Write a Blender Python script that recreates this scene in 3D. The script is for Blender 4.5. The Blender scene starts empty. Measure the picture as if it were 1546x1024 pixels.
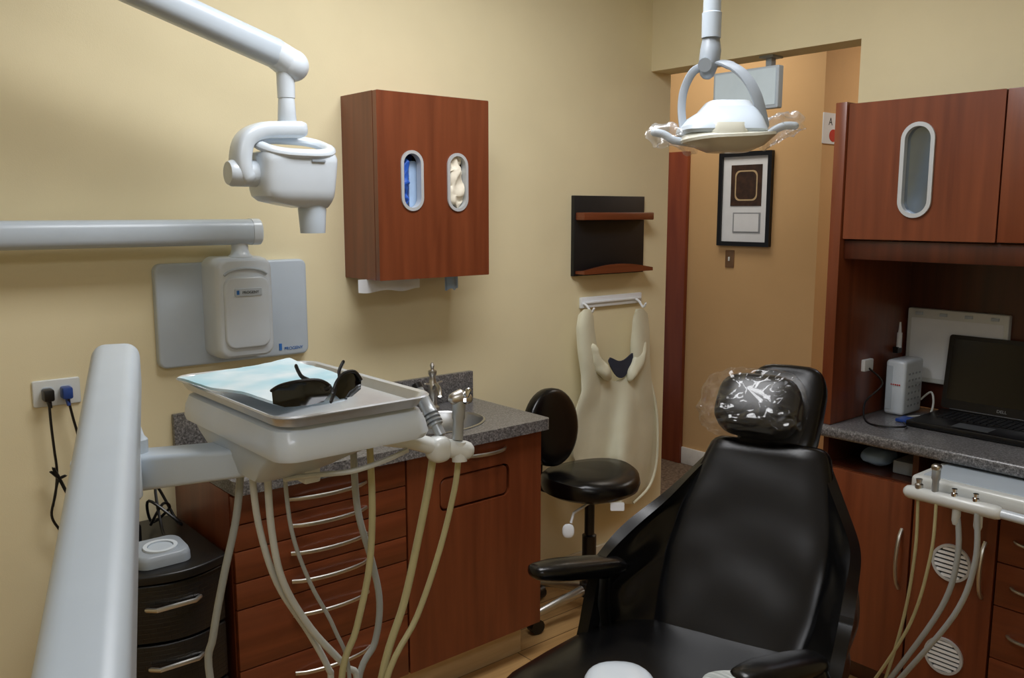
import bpy, bmesh, math, random
from mathutils import Vector, Matrix, noise
from mathutils.geometry import tessellate_polygon
from math import sin, cos, pi, radians
random.seed(4)
scene = bpy.context.scene
col = scene.collection

# ------------------------------------------------------------------ camera
CAM = Vector((0, 0, 1.55)); TH = radians(49.7); PT_ = radians(8.3); FPX = 1322.0
F = Vector((cos(PT_)*cos(TH), cos(PT_)*sin(TH), -sin(PT_)))
R = Vector((sin(TH), -cos(TH), 0)); U = R.cross(F)
X, Y, Z = Vector((1,0,0)), Vector((0,1,0)), Vector((0,0,1))
def ray(px, py): return F + R*((px-773)/FPX) + U*((512-py)/FPX)
def PX(px, py, x): d = ray(px, py); return CAM + d*((x-CAM.x)/d.x)
def PY(px, py, y): d = ray(px, py); return CAM + d*((y-CAM.y)/d.y)
def PZ(px, py, z): d = ray(px, py); return CAM + d*((z-CAM.z)/d.z)
def PT(px, py, t): return CAM + ray(px, py)*t
cd = bpy.data.cameras.new('camera'); cam = bpy.data.objects.new('camera', cd); col.objects.link(cam)
cd.sensor_width = 36; cd.lens = FPX/1546*36; cd.clip_start = .02
mw = Matrix((R, U, -F)).transposed().to_4x4(); mw.translation = CAM
cam.matrix_world = mw; scene.camera = cam

# ------------------------------------------------------------------ materials
def hx(h):
    c = [int(h[i:i+2], 16)/255 for i in (0, 2, 4)]
    return [x/12.92 if x <= .04045 else ((x+.055)/1.055)**2.4 for x in c]
def nt(name):
    m = bpy.data.materials.new(name); m.use_nodes = True
    n = m.node_tree.nodes; l = m.node_tree.links
    return m, n, l, n['Principled BSDF'], n['Material Output']
def coords(n, l, sc=(1,1,1), rot=(0,0,0)):
    tc = n.new('ShaderNodeTexCoord'); mp = n.new('ShaderNodeMapping')
    mp.inputs['Scale'].default_value = sc; mp.inputs['Rotation'].default_value = rot
    l.new(tc.outputs['Object'], mp.inputs['Vector']); return mp.outputs['Vector']
def ramp(n, l, fac, stops):
    r = n.new('ShaderNodeValToRGB'); e = r.color_ramp.elements
    while len(e) < len(stops): e.new(.5)
    for el, (p, c) in zip(e, stops): el.position = p; el.color = (*c, 1)
    l.new(fac, r.inputs['Fac']); return r.outputs['Color']
def mat(name, h, rough=.5, metal=0, var=.06, scale=15, bump=0, bscale=200, coat=0, spec=.5, emit=0):
    m, n, l, b, o = nt(name); c = hx(h)
    v = coords(n, l)
    ns = n.new('ShaderNodeTexNoise'); ns.inputs['Scale'].default_value = scale; ns.inputs['Detail'].default_value = 3
    l.new(v, ns.inputs['Vector'])
    l.new(ramp(n, l, ns.outputs['Fac'], [(.3, [x*(1-var) for x in c]), (.7, [min(1, x*(1+var)) for x in c])]), b.inputs['Base Color'])
    b.inputs['Roughness'].default_value = rough; b.inputs['Metallic'].default_value = metal
    b.inputs['Coat Weight'].default_value = coat; b.inputs['Coat Roughness'].default_value = .1
    b.inputs['Specular IOR Level'].default_value = spec
    if emit:
        b.inputs['Emission Color'].default_value = (*c, 1); b.inputs['Emission Strength'].default_value = emit
    if bump:
        nb = n.new('ShaderNodeTexNoise'); nb.inputs['Scale'].default_value = bscale; nb.inputs['Detail'].default_value = 4
        l.new(v, nb.inputs['Vector'])
        bp = n.new('ShaderNodeBump'); bp.inputs['Strength'].default_value = bump; bp.inputs['Distance'].default_value = .002
        l.new(nb.outputs['Fac'], bp.inputs['Height']); l.new(bp.outputs['Normal'], b.inputs['Normal'])
    return m
def wood(name, dark, light, sc=(20,20,1.3), rough=.36, coat=.2):
    m, n, l, b, o = nt(name); v = coords(n, l, sc)
    ns = n.new('ShaderNodeTexNoise'); ns.inputs['Scale'].default_value = 1.4; ns.inputs['Detail'].default_value = 5
    ns.inputs['Distortion'].default_value = .3; l.new(v, ns.inputs['Vector'])
    l.new(ramp(n, l, ns.outputs['Fac'], [(.2, hx(dark)), (.8, hx(light))]), b.inputs['Base Color'])
    b.inputs['Roughness'].default_value = rough; b.inputs['Coat Weight'].default_value = coat; b.inputs['Coat Roughness'].default_value = .2
    return m
def granite(name):
    m, n, l, b, o = nt(name); v = coords(n, l)
    a = n.new('ShaderNodeTexNoise'); a.inputs['Scale'].default_value = 170; a.inputs['Detail'].default_value = 5; a.inputs['Roughness'].default_value = .75
    l.new(v, a.inputs['Vector'])
    l.new(ramp(n, l, a.outputs['Fac'], [(.34, hx('2c2b2c')), (.46, hx('5b5a5b')), (.56, hx('787778')), (.68, hx('a8a7a8'))]), b.inputs['Base Color'])
    b.inputs['Roughness'].default_value = .3; b.inputs['Coat Weight'].default_value = .2
    return m
def planks(name):
    m, n, l, b, o = nt(name); v = coords(n, l)
    br = n.new('ShaderNodeTexBrick'); br.inputs['Scale'].default_value = 1; br.offset = .4
    br.inputs['Brick Width'].default_value = 1.2; br.inputs['Row Height'].default_value = .12; br.inputs['Mortar Size'].default_value = .002
    br.inputs['Color1'].default_value = (*hx('a98250'), 1); br.inputs['Color2'].default_value = (*hx('c09a66'), 1); br.inputs['Mortar'].default_value = (*hx('5a4020'), 1)
    l.new(v, br.inputs['Vector'])
    v2 = coords(n, l, (3, 40, 3)); ns = n.new('ShaderNodeTexNoise'); ns.inputs['Scale'].default_value = 1.5; ns.inputs['Detail'].default_value = 5
    l.new(v2, ns.inputs['Vector'])
    mx = n.new('ShaderNodeMix'); mx.data_type = 'RGBA'; mx.blend_type = 'MULTIPLY'; mx.inputs['Factor'].default_value = .5
    l.new(br.outputs['Color'], mx.inputs['A']); l.new(ramp(n, l, ns.outputs['Fac'], [(.3, (.55,.5,.45)), (.7, (1,1,1))]), mx.inputs['B'])
    l.new(mx.outputs['Result'], b.inputs['Base Color']); b.inputs['Roughness'].default_value = .4
    return m
def film(name, base=.05, edge=.4, milk=.12, rough=.2, bump=.3, tint=(1, 1, 1)):
    m, n, l, b, o = nt(name)
    tr = n.new('ShaderNodeBsdfTransparent'); gl = n.new('ShaderNodeBsdfGlossy'); gl.inputs['Roughness'].default_value = rough
    tr.inputs['Color'].default_value = (*tint, 1)
    df = n.new('ShaderNodeBsdfDiffuse'); df.inputs['Color'].default_value = (.9, .92, .94, 1)
    v = coords(n, l); ns = n.new('ShaderNodeTexNoise'); ns.inputs['Scale'].default_value = 45; ns.inputs['Detail'].default_value = 2; l.new(v, ns.inputs['Vector'])
    bp = n.new('ShaderNodeBump'); bp.inputs['Strength'].default_value = bump; bp.inputs['Distance'].default_value = .01
    l.new(ns.outputs['Fac'], bp.inputs['Height'])
    if bump: l.new(bp.outputs['Normal'], gl.inputs['Normal'])
    lw = n.new('ShaderNodeLayerWeight'); lw.inputs['Blend'].default_value = .3
    ad = n.new('ShaderNodeMath'); ad.operation = 'MULTIPLY_ADD'; ad.inputs[1].default_value = edge; ad.inputs[2].default_value = base
    l.new(lw.outputs['Facing'], ad.inputs[0])
    m1 = n.new('ShaderNodeMixShader'); m1.inputs['Fac'].default_value = milk; l.new(tr.outputs[0], m1.inputs[1]); l.new(df.outputs[0], m1.inputs[2])
    mx = n.new('ShaderNodeMixShader'); l.new(ad.outputs[0], mx.inputs['Fac']); l.new(m1.outputs[0], mx.inputs[1]); l.new(gl.outputs[0], mx.inputs[2])
    l.new(mx.outputs[0], o.inputs['Surface']); return m
def wicker(name):
    m, n, l, b, o = nt(name); v = coords(n, l)
    ck = n.new('ShaderNodeTexBrick'); ck.inputs['Scale'].default_value = 1; ck.inputs['Brick Width'].default_value = .03; ck.inputs['Row Height'].default_value = .012
    ck.inputs['Mortar Size'].default_value = .0016; ck.inputs['Mortar Smooth'].default_value = .8
    mp = n.new('ShaderNodeMapping'); mp.inputs['Rotation'].default_value = (pi/2, 0, 0); l.new(v, mp.inputs['Vector']); l.new(mp.outputs['Vector'], ck.inputs['Vector'])
    ck.inputs['Color1'].default_value = (*hx('101012'), 1); ck.inputs['Color2'].default_value = (*hx('131315'), 1); ck.inputs['Mortar'].default_value = (*hx('0a0a0b'), 1)
    l.new(ck.outputs['Color'], b.inputs['Base Color']); b.inputs['Roughness'].default_value = .3
    bp = n.new('ShaderNodeBump'); bp.inputs['Strength'].default_value = .25; bp.inputs['Distance'].default_value = .002; bp.invert = True
    l.new(ck.outputs['Fac'], bp.inputs['Height']); l.new(bp.outputs['Normal'], b.inputs['Normal']); return m
def twotone(name, c1, c2, scale, rough=.7, lo=.45, hi=.6, sc=(1,1,1)):
    m, n, l, b, o = nt(name); v = coords(n, l, sc)
    ns = n.new('ShaderNodeTexNoise'); ns.inputs['Scale'].default_value = scale; ns.inputs['Detail'].default_value = 3; l.new(v, ns.inputs['Vector'])
    l.new(ramp(n, l, ns.outputs['Fac'], [(lo, hx(c1)), (hi, hx(c2))]), b.inputs['Base Color']); b.inputs['Roughness'].default_value = rough
    return m

M = dict(
 wall=mat('cream_wall_paint', 'e6dab4', .75, var=.03, scale=4, bump=.12, bscale=350),
 hall=mat('tan_corridor_paint', 'd2ab78', .8, var=.03, scale=4, bump=.12, bscale=350),
 white_wall=mat('ceiling_paint', 'e6e5e2', .85, var=.03),
 base=mat('baseboard_paint', 'd9d2bc', .5), basew=mat('white_baseboard_paint', 'eceae4', .45),
 floor=planks('tan_plank_floor'), carpet=twotone('brown_carpet', '5a4a3c', '8a7866', 60, .95, .35, .65),
 cherry=wood('cherry_wood', '5d2a14', '834426'), cherry_h=wood('cherry_wood_across', '5d2a14', '834426', (1.3, 1.3, 30)),
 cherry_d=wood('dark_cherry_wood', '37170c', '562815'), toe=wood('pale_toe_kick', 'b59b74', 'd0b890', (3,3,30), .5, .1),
 granite=granite('grey_granite'), steel=mat('brushed_steel', 'c2c4c6', .3, 1, .05, 60), traym=mat('bright_tray_steel', 'd3d6d9', .33, .75, .03, 60), chrome=mat('chrome', 'dfe2e4', .12, 1, .02),
 nickel=mat('satin_nickel', 'c4c2bc', .34, 1, .04), rim=mat('pale_silver_rim', 'c6cacd', .35, .25, .03), hand=mat('handpiece_metal', 'a6abae', .3, .4, .05),
 white=mat('white_enamel', 'd0dae3', .28, 0, .02, coat=.3), cream=mat('cream_plastic', 'd6dad8', .3, 0, .02, coat=.25),
 grey=mat('grey_plastic', '98a1aa', .35, 0, .03), pgrey=mat('pale_grey_plastic', 'b9c5d0', .35, 0, .02, coat=.15), seam=mat('dark_seam', '4a4d50', .5),
 vinyl=mat('black_vinyl', '050506', .27, 0, .2, 25, bump=.05, bscale=140, coat=.0, spec=.38), black=mat('black_plastic', '0a0a0c', .36, 0, .15),
 blackm=mat('black_matte_laminate', '101114', .5, 0, .1), wick=wicker('black_woven_plastic'),
 film=film('clear_plastic_film', .028, .24, .02, .12, 0), film2=film('crumpled_plastic_film', .06, .30, .12, .18, .4),
 hose_g=mat('grey_hose', 'a0a4a2', .45, 0, .05), hose_y=mat('yellowed_hose', 'b5ae84', .4, 0, .08), hose_w=mat('pale_hose', 'c2c5c0', .4, 0, .05),
 apron=mat('cream_apron_vinyl', 'dfdec6', .5, 0, .05, 8, bump=.2, bscale=40), navy=mat('navy_lining', '2c3142', .8),
 paper=mat('white_paper', 'e4e8ec', .8, 0, .03), slat=mat('bright_louvre_enamel', 'f2f4f6', .4, 0, .02), glovew=mat('white_latex', 'e6dfcc', .6, 0, .08, 30), gloveb=mat('blue_nitrile', '2a5fc4', .5, 0, .2, 30),
 bluebox=mat('pale_blue_card', 'a4c0e2', .6, 0, .1), bib=twotone('blue_and_white_bib', 'd3e2e8', '9ccad8', 8, .4, .38, .66, (1, 1.5, 1)),
 lens=film('smoked_lens', .05, .2, 0, .1, 0, (.04, .05, .05)), screen=mat('lit_screen', 'b6c4cc', .2, 0, .04, emit=.25), dscreen=mat('dark_screen', '0a0b0d', .15, 0, .05),
 glass=mat('reflecting_glass', '8f9cab', .08, .9, .15, 5), brown=mat('sepia_print', '3a2416', .6, 0, .5, 30), maroon=wood('red_brown_door', '702c17', '924828', (14,14,1.5), .4, .2),
 red=mat('red_ink', 'c03028', .5), blue=mat('blue_ink', '2a6cb8', .5), ink=mat('dark_ink', '303438', .6), bluep=mat('blue_plastic', '24448c', .4),
 stripe=twotone('pale_grey_striped_cloth', 'c3c8c6', '8f9794', 6, .7, .45, .55, (60, 1, 1)),
 lampshield=mat('cream_lamp_shield', 'd6d6c8', .25, 0, .03, coat=.3), diff=mat('lamp_diffuser', 'f4f6ff', .5, emit=2.0), bronze=mat('bronze_plate', '8a6a4c', .4, .5, .08),
 tip=mat('silver_letter', '9ea2a6', .4, .3))

# ------------------------------------------------------------------ mesh builder
def cr(pts, n=6):
    pts = [Vector(p) for p in pts]; out = []
    for i in range(len(pts)-1):
        p0 = pts[max(i-1, 0)]; p1 = pts[i]; p2 = pts[i+1]; p3 = pts[min(i+2, len(pts)-1)]
        for k in range(n):
            t = k/n
            out.append(.5*((2*p1)+(p2-p0)*t+(2*p0-5*p1+4*p2-p3)*t*t+(3*p1-p0-3*p2+p3)*t**3))
    return out+[pts[-1]]
def lerp_list(tab, v):
    for (a, x), (b, y) in zip(tab, tab[1:]):
        if v <= b:
            k = (v-a)/(b-a) if b > a else 0
            return x+(y-x)*max(0, k)
    return tab[-1][1]
def rr(w, h, r, n=5, cx=0, cy=0):
    r = min(r, w/2-1e-5, h/2-1e-5); pts = []
    for sx, sy, a0 in ((1,1,0), (-1,1,90), (-1,-1,180), (1,-1,270)):
        for i in range(n+1):
            a = radians(a0+90*i/n); pts.append((cx+sx*(w/2-r)+r*cos(a), cy+sy*(h/2-r)+r*sin(a)))
    return pts
def ell(a, b, n=28, cx=0, cy=0): return [(cx+a*cos(2*pi*i/n), cy+b*sin(2*pi*i/n)) for i in range(n)]
def inset(out, d):
    n = len(out); area = sum(out[i][0]*out[(i+1) % n][1]-out[(i+1) % n][0]*out[i][1] for i in range(n)); s = 1 if area > 0 else -1
    res = []
    for i in range(n):
        p0, p, p1 = Vector(out[i-1]), Vector(out[i]), Vector(out[(i+1) % n])
        e0, e1 = (p-p0), (p1-p)
        if e0.length < 1e-9 or e1.length < 1e-9: res.append(tuple(p)); continue
        e0.normalize(); e1.normalize()
        n0, n1 = Vector((e0.y, -e0.x))*s, Vector((e1.y, -e1.x))*s
        res.append(tuple(p-(n0+n1)/max(.4, 1+n0.dot(n1))*d))
    return res
class MB:
    def __init__(s, M=None): s.bm = bmesh.new(); s.M = M or Matrix()
    def add(s, vs, fs):
        v = [s.bm.verts.new(s.M @ Vector(p)) for p in vs]
        for f in fs:
            try: s.bm.faces.new([v[i] for i in f])
            except ValueError: pass
        return s
    def merge(s, bm):
        bm.verts.index_update(); s.add([v.co.copy() for v in bm.verts], [[v.index for v in f.verts] for f in bm.faces]); bm.free(); return s
    def box(s, x0, x1, y0, y1, z0, z1, b=0, seg=2):
        bm = bmesh.new(); bmesh.ops.create_cube(bm, size=1)
        for v in bm.verts: v.co = Vector(((x0+x1)/2+v.co.x*(x1-x0), (y0+y1)/2+v.co.y*(y1-y0), (z0+z1)/2+v.co.z*(z1-z0)))
        if b: bmesh.ops.bevel(bm, geom=bm.edges[:], offset=b, segments=seg, profile=.5, affect='EDGES')
        return s.merge(bm)
    def prism(s, out, O, A, B, N, d, b=0, holes=(), seg=2):
        O = Vector(O)
        if b and not holes:
            rings = [[O+A*x+B*y for x, y in out]]
            for a in (0, pi/6, pi/3, pi/2):
                rings.append([O+A*x+B*y+N*(d-b+b*sin(a)) for x, y in (inset(out, b*(1-cos(a))) if a else out)])
            return s.loft(rings)
        loops = [list(out)]+[list(h) for h in holes]
        bm = bmesh.new(); f0 = []; f1 = []
        for lp in loops:
            f0.append([bm.verts.new(O+A*x+B*y) for x, y in lp]); f1.append([bm.verts.new(O+A*x+B*y+N*d) for x, y in lp])
        for a, c in zip(f0, f1):
            k = len(a)
            for i in range(k): bm.faces.new((a[i], a[(i+1) % k], c[(i+1) % k], c[i]))
        if holes:
            tr = tessellate_polygon([[Vector((x, y, 0)) for x, y in lp] for lp in loops])
            for ff in (f0, f1):
                flat = [v for lp in ff for v in lp]
                for t in tr:
                    try: bm.faces.new([flat[i] for i in t])
                    except ValueError: pass
        else:
            bm.faces.new(f0[0]); bm.faces.new(f1[0])
        return s.merge(bm)
    def loft(s, rings, cap=True):
        n = len(rings[0]); vs = [p for r in rings for p in r]; fs = []
        for i in range(len(rings)-1):
            for j in range(n):
                fs.append((i*n+j, i*n+(j+1) % n, (i+1)*n+(j+1) % n, (i+1)*n+j))
        if cap: fs.append(tuple(range(n))); fs.append(tuple((len(rings)-1)*n+j for j in range(n)))
        return s.add(vs, fs)
    def tube(s, pts, r, seg=12, flat=1, up=None, rnd=False, cap=True, sq=None):
        pts = [Vector(p) for p in pts]; rs = list(r) if isinstance(r, (list, tuple)) else [r]*len(pts)
        if rnd:
            d0 = (pts[0]-pts[1]).normalized(); d1 = (pts[-1]-pts[-2]).normalized()
            a0, a1, r0, r1 = pts[0], pts[-1], rs[0], rs[-1]
            pre = [(a0+d0*r0*sin(a), max(r0*cos(a), 1e-4)) for a in (pi/2*.97, pi/3, pi/6)]
            post = [(a1+d1*r1*sin(a), max(r1*cos(a), 1e-4)) for a in (pi/6, pi/3, pi/2*.97)]
            pts = [p for p, _ in pre]+pts+[p for p, _ in post]; rs = [q for _, q in pre]+rs+[q for _, q in post]
        n = len(pts); tg = []
        for i in range(n):
            t = pts[min(i+1, n-1)]-pts[max(i-1, 0)]
            tg.append(t.normalized() if t.length > 1e-9 else Vector((0,0,1)))
        N = Vector(up) if up else (Z if abs(tg[0].z) < .9 else X)
        rings = []
        for i in range(n):
            if up: N = Vector(up)
            N = (N-tg[i]*N.dot(tg[i]))
            N = N.normalized() if N.length > 1e-6 else tg[i].orthogonal().normalized()
            B = tg[i].cross(N); ring = []
            for k in range(seg):
                a = 2*pi*k/seg; c, d = cos(a), sin(a)
                if sq: c = math.copysign(abs(c)**sq, c); d = math.copysign(abs(d)**sq, d)
                ring.append(pts[i]+N*(c*rs[i])+B*(d*rs[i]*flat))
            rings.append(ring)
        return s.loft(rings, cap)
    def lathe(s, prof, O, axis=Z, seg=24, cap=True):
        O = Vector(O); axis = Vector(axis).normalized(); A = axis.orthogonal().normalized(); B = axis.cross(A)
        return s.loft([[O+axis*z+(A*cos(2*pi*k/seg)+B*sin(2*pi*k/seg))*max(r, 1e-4) for k in range(seg)] for r, z in prof], cap)
    def sell(s, C, ab, e1=.5, e2=.5, ax=(X, Y, Z), nu=28, nv=16, crump=0, cs=20):
        C = Vector(C); A, B, D = ax
        sp = lambda v, e: math.copysign(abs(v)**e, v)
        rings = []
        for i in range(nv+1):
            v = -pi/2+pi*i/nv; v = max(-pi/2+.02, min(pi/2-.02, v)); ring = []
            for k in range(nu):
                u = 2*pi*k/nu
                p = C+A*(ab[0]*sp(cos(v), e1)*sp(cos(u), e2))+B*(ab[1]*sp(cos(v), e1)*sp(sin(u), e2))+D*(ab[2]*sp(sin(v), e1))
                if crump: p = p+noise.noise_vector(p*cs)*crump
                ring.append(p)
            rings.append(ring)
        return s.loft(rings)
    def sheet(s, f, nu, nv, th):
        P = [[Vector(f(i/nu, j/nv)) for j in range(nv+1)] for i in range(nu+1)]
        vs = []; n2 = (nu+1)*(nv+1)
        Nn = []
        for i in range(nu+1):
            for j in range(nv+1):
                a = P[min(i+1, nu)][j]-P[max(i-1, 0)][j]; b = P[i][min(j+1, nv)]-P[i][max(j-1, 0)]
                c = a.cross(b); Nn.append(c.normalized() if c.length > 1e-12 else Z)
        flat = [P[i][j] for i in range(nu+1) for j in range(nv+1)]
        vs = [p+n*th/2 for p, n in zip(flat, Nn)]+[p-n*th/2 for p, n in zip(flat, Nn)]
        ix = lambda i, j: i*(nv+1)+j; fs = []
        for i in range(nu):
            for j in range(nv):
                q = (ix(i,j), ix(i+1,j), ix(i+1,j+1), ix(i,j+1)); fs.append(q); fs.append(tuple(x+n2 for x in reversed(q)))
        for i in range(nu):
            for j in (0, nv): fs.append((ix(i,j), ix(i+1,j), ix(i+1,j)+n2, ix(i,j)+n2))
        for j in range(nv):
            for i in (0, nu): fs.append((ix(i,j), ix(i,j+1), ix(i,j+1)+n2, ix(i,j)+n2))
        return s.add(vs, fs)
    def ring(s, out, inn, O, A, B, N, d):
        return s.prism(out, O, A, B, N, d, holes=[inn])
OFF = {}
def tag(o, label=None, cat=None, group=None, kind=None):
    if label: o['label'] = label
    if cat: o['category'] = cat
    if group: o['group'] = group
    if kind: o['kind'] = kind
    return o
def thing(name, label, cat, loc, group=None):
    o = bpy.data.objects.new(name, None); o.empty_display_size = .05; col.objects.link(o); o.location = loc
    OFF[o.name] = Vector(loc); return tag(o, label, cat, group)
def build(mb, name, m, parent=None, label=None, cat=None, group=None, kind=None, ang=38):
    bm = mb.bm; bmesh.ops.recalc_face_normals(bm, faces=bm.faces[:])
    if parent: off = OFF[parent.name]
    else:
        cs = [v.co for v in bm.verts]
        off = Vector(((min(c.x for c in cs)+max(c.x for c in cs))/2, (min(c.y for c in cs)+max(c.y for c in cs))/2, min(c.z for c in cs)))
    for v in bm.verts: v.co -= off
    me = bpy.data.meshes.new(name); bm.to_mesh(me); bm.free()
    me.polygons.foreach_set('use_smooth', [True]*len(me.polygons)); me.set_sharp_from_angle(angle=radians(ang))
    me.materials.append(M[m]); o = bpy.data.objects.new(name, me); col.objects.link(o)
    if parent: o.parent = parent
    else: o.location = off
    OFF[o.name] = off.copy(); return tag(o, label, cat, group, kind)
def text(s, size, O, A, B, m, parent, name='lettering', al='CENTER'):
    cu = bpy.data.curves.new('lettering', 'FONT'); cu.body = s; cu.size = size; cu.align_x = al; cu.extrude = .0004
    o = bpy.data.objects.new('lettering_source', cu); col.objects.link(o)
    dg = bpy.context.evaluated_depsgraph_get(); me = bpy.data.meshes.new_from_object(o.evaluated_get(dg))
    bpy.data.objects.remove(o); mb = MB(); N = A.cross(B)
    mb.add([Vector(O)+A*v.co.x+B*v.co.y+N*v.co.z for v in me.vertices], [list(p.vertices) for p in me.polygons])
    bpy.data.meshes.remove(me); return build(mb, name, m, parent)
def struct(mb, name, m): return build(mb, name, m, kind='structure')
def bow(p0, p1, out, d, n=10): 
    p0, p1, out = Vector(p0), Vector(p1), Vector(out)
    return [p0+(p1-p0)*i/n+out*(d*sin(pi*i/n)**.6) for i in range(n+1)]

# ------------------------------------------------------------------ room shell
W = 2.56; XW = 2.95; XH = 3.08; H = 2.65; XC = 4.23
struct(MB().box(-1.6, 3.0, -1.6, W+.1, -.05, 0), 'floor', 'floor')
struct(MB().box(3.0, 5.6, .3, 4.4, -.05, 0), 'floor_corridor', 'carpet')
struct(MB().box(-1.7, 5.6, -1.7, 4.4, H, H+.05), 'ceiling', 'white_wall')
struct(MB().box(-1.6, XH, W, W+.1, 0, H), 'wall_left', 'wall')
struct(MB().box(XW, XH, 1.614, W, 2.14, H).box(XW, XH, 1.50, 1.614, 0, H).box(XW, XH, .45, 1.50, 1.895, H).box(XW, XH, -1.6, .45, 0, H), 'wall_right', 'wall')
struct(MB().box(-1.7, -1.6, -1.7, W+.1, 0, H), 'wall_back', 'wall')
struct(MB().box(-1.6, XH, -1.7, -1.6, 0, H), 'wall_near', 'wall')
struct(MB().box(XC, XC+.15, 2.50, 4.3, 0, H), 'wall_corridor', 'hall')
struct(MB().box(XH, XC, 4.3, 4.4, 0, H), 'wall_corridor_end', 'hall')
struct(MB().box(5.3, 5.4, .4, 2.5, 0, H).box(XC+.15, 5.4, 2.5, 2.6, 0, H), 'wall_corridor_far', 'hall')
struct(MB().box(3.16, 5.4, .3, .4, 0, H), 'wall_corridor_near', 'hall')
struct(MB().box(1.96, XH+.012, W-.014, W, 0, .1, .004), 'baseboard_left', 'base')
yd = PX(1037, 450, XC).y
struct(MB().box(XC-.015, XC, 2.5, yd, 0, .105, .004), 'baseboard_corridor', 'basew')
ztop = PX(1022, 230, XC).z
d1 = struct(MB().box(XC-.03, XC, yd, yd+.85, 0, ztop, .004), 'door_1', 'maroon')

# ------------------------------------------------------------------ lamps
def troffer(x0, x1, y0, y1, label, power, colr, em=True):
    t = thing('ceiling_light', label, 'ceiling light', ((x0+x1)/2, (y0+y1)/2, H-.03))
    cx, cy = (x0+x1)/2, (y0+y1)/2
    build(MB().ring(rr(x1-x0, y1-y0, .01), rr(x1-x0-.05, y1-y0-.05, .005), (cx, cy, H-.03), X, Y, Z, .03), 'frame', 'white', t)
    build(MB().box(x0+.02, x1-.02, y0+.02, y1-.02, H-.012, H-.004), 'diffuser', 'diff', t)
    ld = bpy.data.lights.new('ceiling_lamp', 'AREA'); ld.shape = 'RECTANGLE'; ld.size = x1-x0-.06; ld.size_y = y1-y0-.06; ld.energy = power; ld.color = colr
    lo = bpy.data.objects.new('ceiling_lamp', ld); col.objects.link(lo); lo.location = (cx, cy, H-.035)
troffer(.75, 2.05, 1.2, 1.85, 'rectangular ceiling light over the middle of the treatment room', 25, (.98, .985, 1))
troffer(-.9, .5, -1.0, -.2, 'added fill light on the ceiling behind the viewer', 13, (.93, .96, 1))  # unseen fill lamp, added to even out the room's contrast
troffer(3.4, 3.95, 2.6, 3.5, 'ceiling light in the corridor', 7.5, (1, .9, .74))
troffer(4.5, 5.1, 1.2, 2.1, 'ceiling light in the room across the corridor', 7, (1, .92, .78))
w = bpy.data.worlds.new('world'); scene.world = w; w.use_nodes = True
w.node_tree.nodes['Background'].inputs[0].default_value = (.6, .65, .7, 1); w.node_tree.nodes['Background'].inputs[1].default_value = .3

# ------------------------------------------------------------------ x ray machine
t = thing('x_ray_machine', 'white wall-mounted dental x-ray machine with long arms and hanging tube head', 'x-ray machine', (1.1, W, 1.1))
yb = W-.025
x0, x1 = PY(237, 480, yb).x, PY(464, 460, yb).x; z1, z0 = PY(350, 395, yb).z, PY(350, 546, yb).z
bp = build(MB().prism(rr(x1-x0, z1-z0, .022), ((x0+x1)/2, W-.001, (z0+z1)/2), X, Z, -Y, .026, .007), 'back_panel', 'pgrey', t)
text('PROGENY', .014, (PY(443, 527, yb).x, W-.028, PY(444, 527, yb).z), X, Z, 'blue', bp)
build(MB().box(PY(421, 525, yb).x, PY(425, 525, yb).x, W-.029, W-.0265, PY(421, 529, yb).z, PY(421, 519, yb).z), 'logo_mark', 'blue', bp)
yf = 2.44
bx0, bx1 = PY(327, 470, yf).x, PY(412, 470, yf).x; bz0, bz1 = PY(368, 541, yf).z, PY(366, 388, yf).z
bw, bh = bx1-bx0, bz1-bz0; bc = Vector(((bx0+bx1)/2, 0, (bz0+bz1)/2))
mb = MB()
rings = []
for d, sw, sh in ((0, 1.03, 1.0), (.06, 1.03, 1.0), (.085, 1.0, .985), (.1, .95, .96), (.106, .86, .92)):
    rings.append([Vector((bc.x+x*sw, W-.026+.0-d, bc.z+z*sh)) for x, z in rr(bw, bh, .03, 6)])
cb = build(mb.loft(rings), 'control_box', 'white', t)
build(MB().prism(rr(bw*.8, bh*.7, .03), (bc.x, W-.13, bc.z-.012), X, Z, -Y, .012, .006), 'front_cover', 'white', cb)
build(MB().tube(bow((bc.x-bw*.38, W-.134, bc.z+bh*.33), (bc.x+bw*.38, W-.134, bc.z+bh*.33), Z, .018), .004, 8), 'brow_ridge', 'pgrey', cb)
bd = build(MB().prism(rr(.082, .022, .003), (bc.x+.002, W-.141, bc.z+bh*.16), X, Z, -Y, .004, .001), 'badge', 'pgrey', cb)
text('PROGENY', .011, (bc.x+.008, W-.1455, bc.z+bh*.16-.004), X, Z, 'ink', bd)
build(MB().box(bc.x-.034, bc.x-.026, W-.1455, W-.1445, bc.z+bh*.16-.006, bc.z+bh*.16+.006), 'logo_mark', 'blue', bd)
ya = 2.475; za = PY(384, 350, ya).z; xr = PY(391, 350, ya).x
px_ = PY(362, 372, ya).x
build(MB().lathe([(.036, bz1-.03), (.036, bz1), (.028, bz1+.008), (.024, bz1+.02), (.024, za-.03), (.03, za-.02)], (px_, ya, 0)), 'pivot', 'white', t)
ea = build(MB().tube([(-.05, ya, za), (xr-.03, ya, za)], .037, 20, sq=.7), 'extension_arm', 'pgrey', t)
build(MB().tube([(xr-.03, ya, za), (xr-.005, ya, za), (xr, ya, za)], [.0385, .0385, .033], 20, sq=.7), 'end_cap', 'white', ea)
yh = 2.20; hX = lambda p, q=250: PY(p, q, yh).x; hZ = lambda q, p=440: PY(p, q, yh).z
KN = Vector((.08, yh, 2.255)); JB = PY(441, 99, yh)
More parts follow.
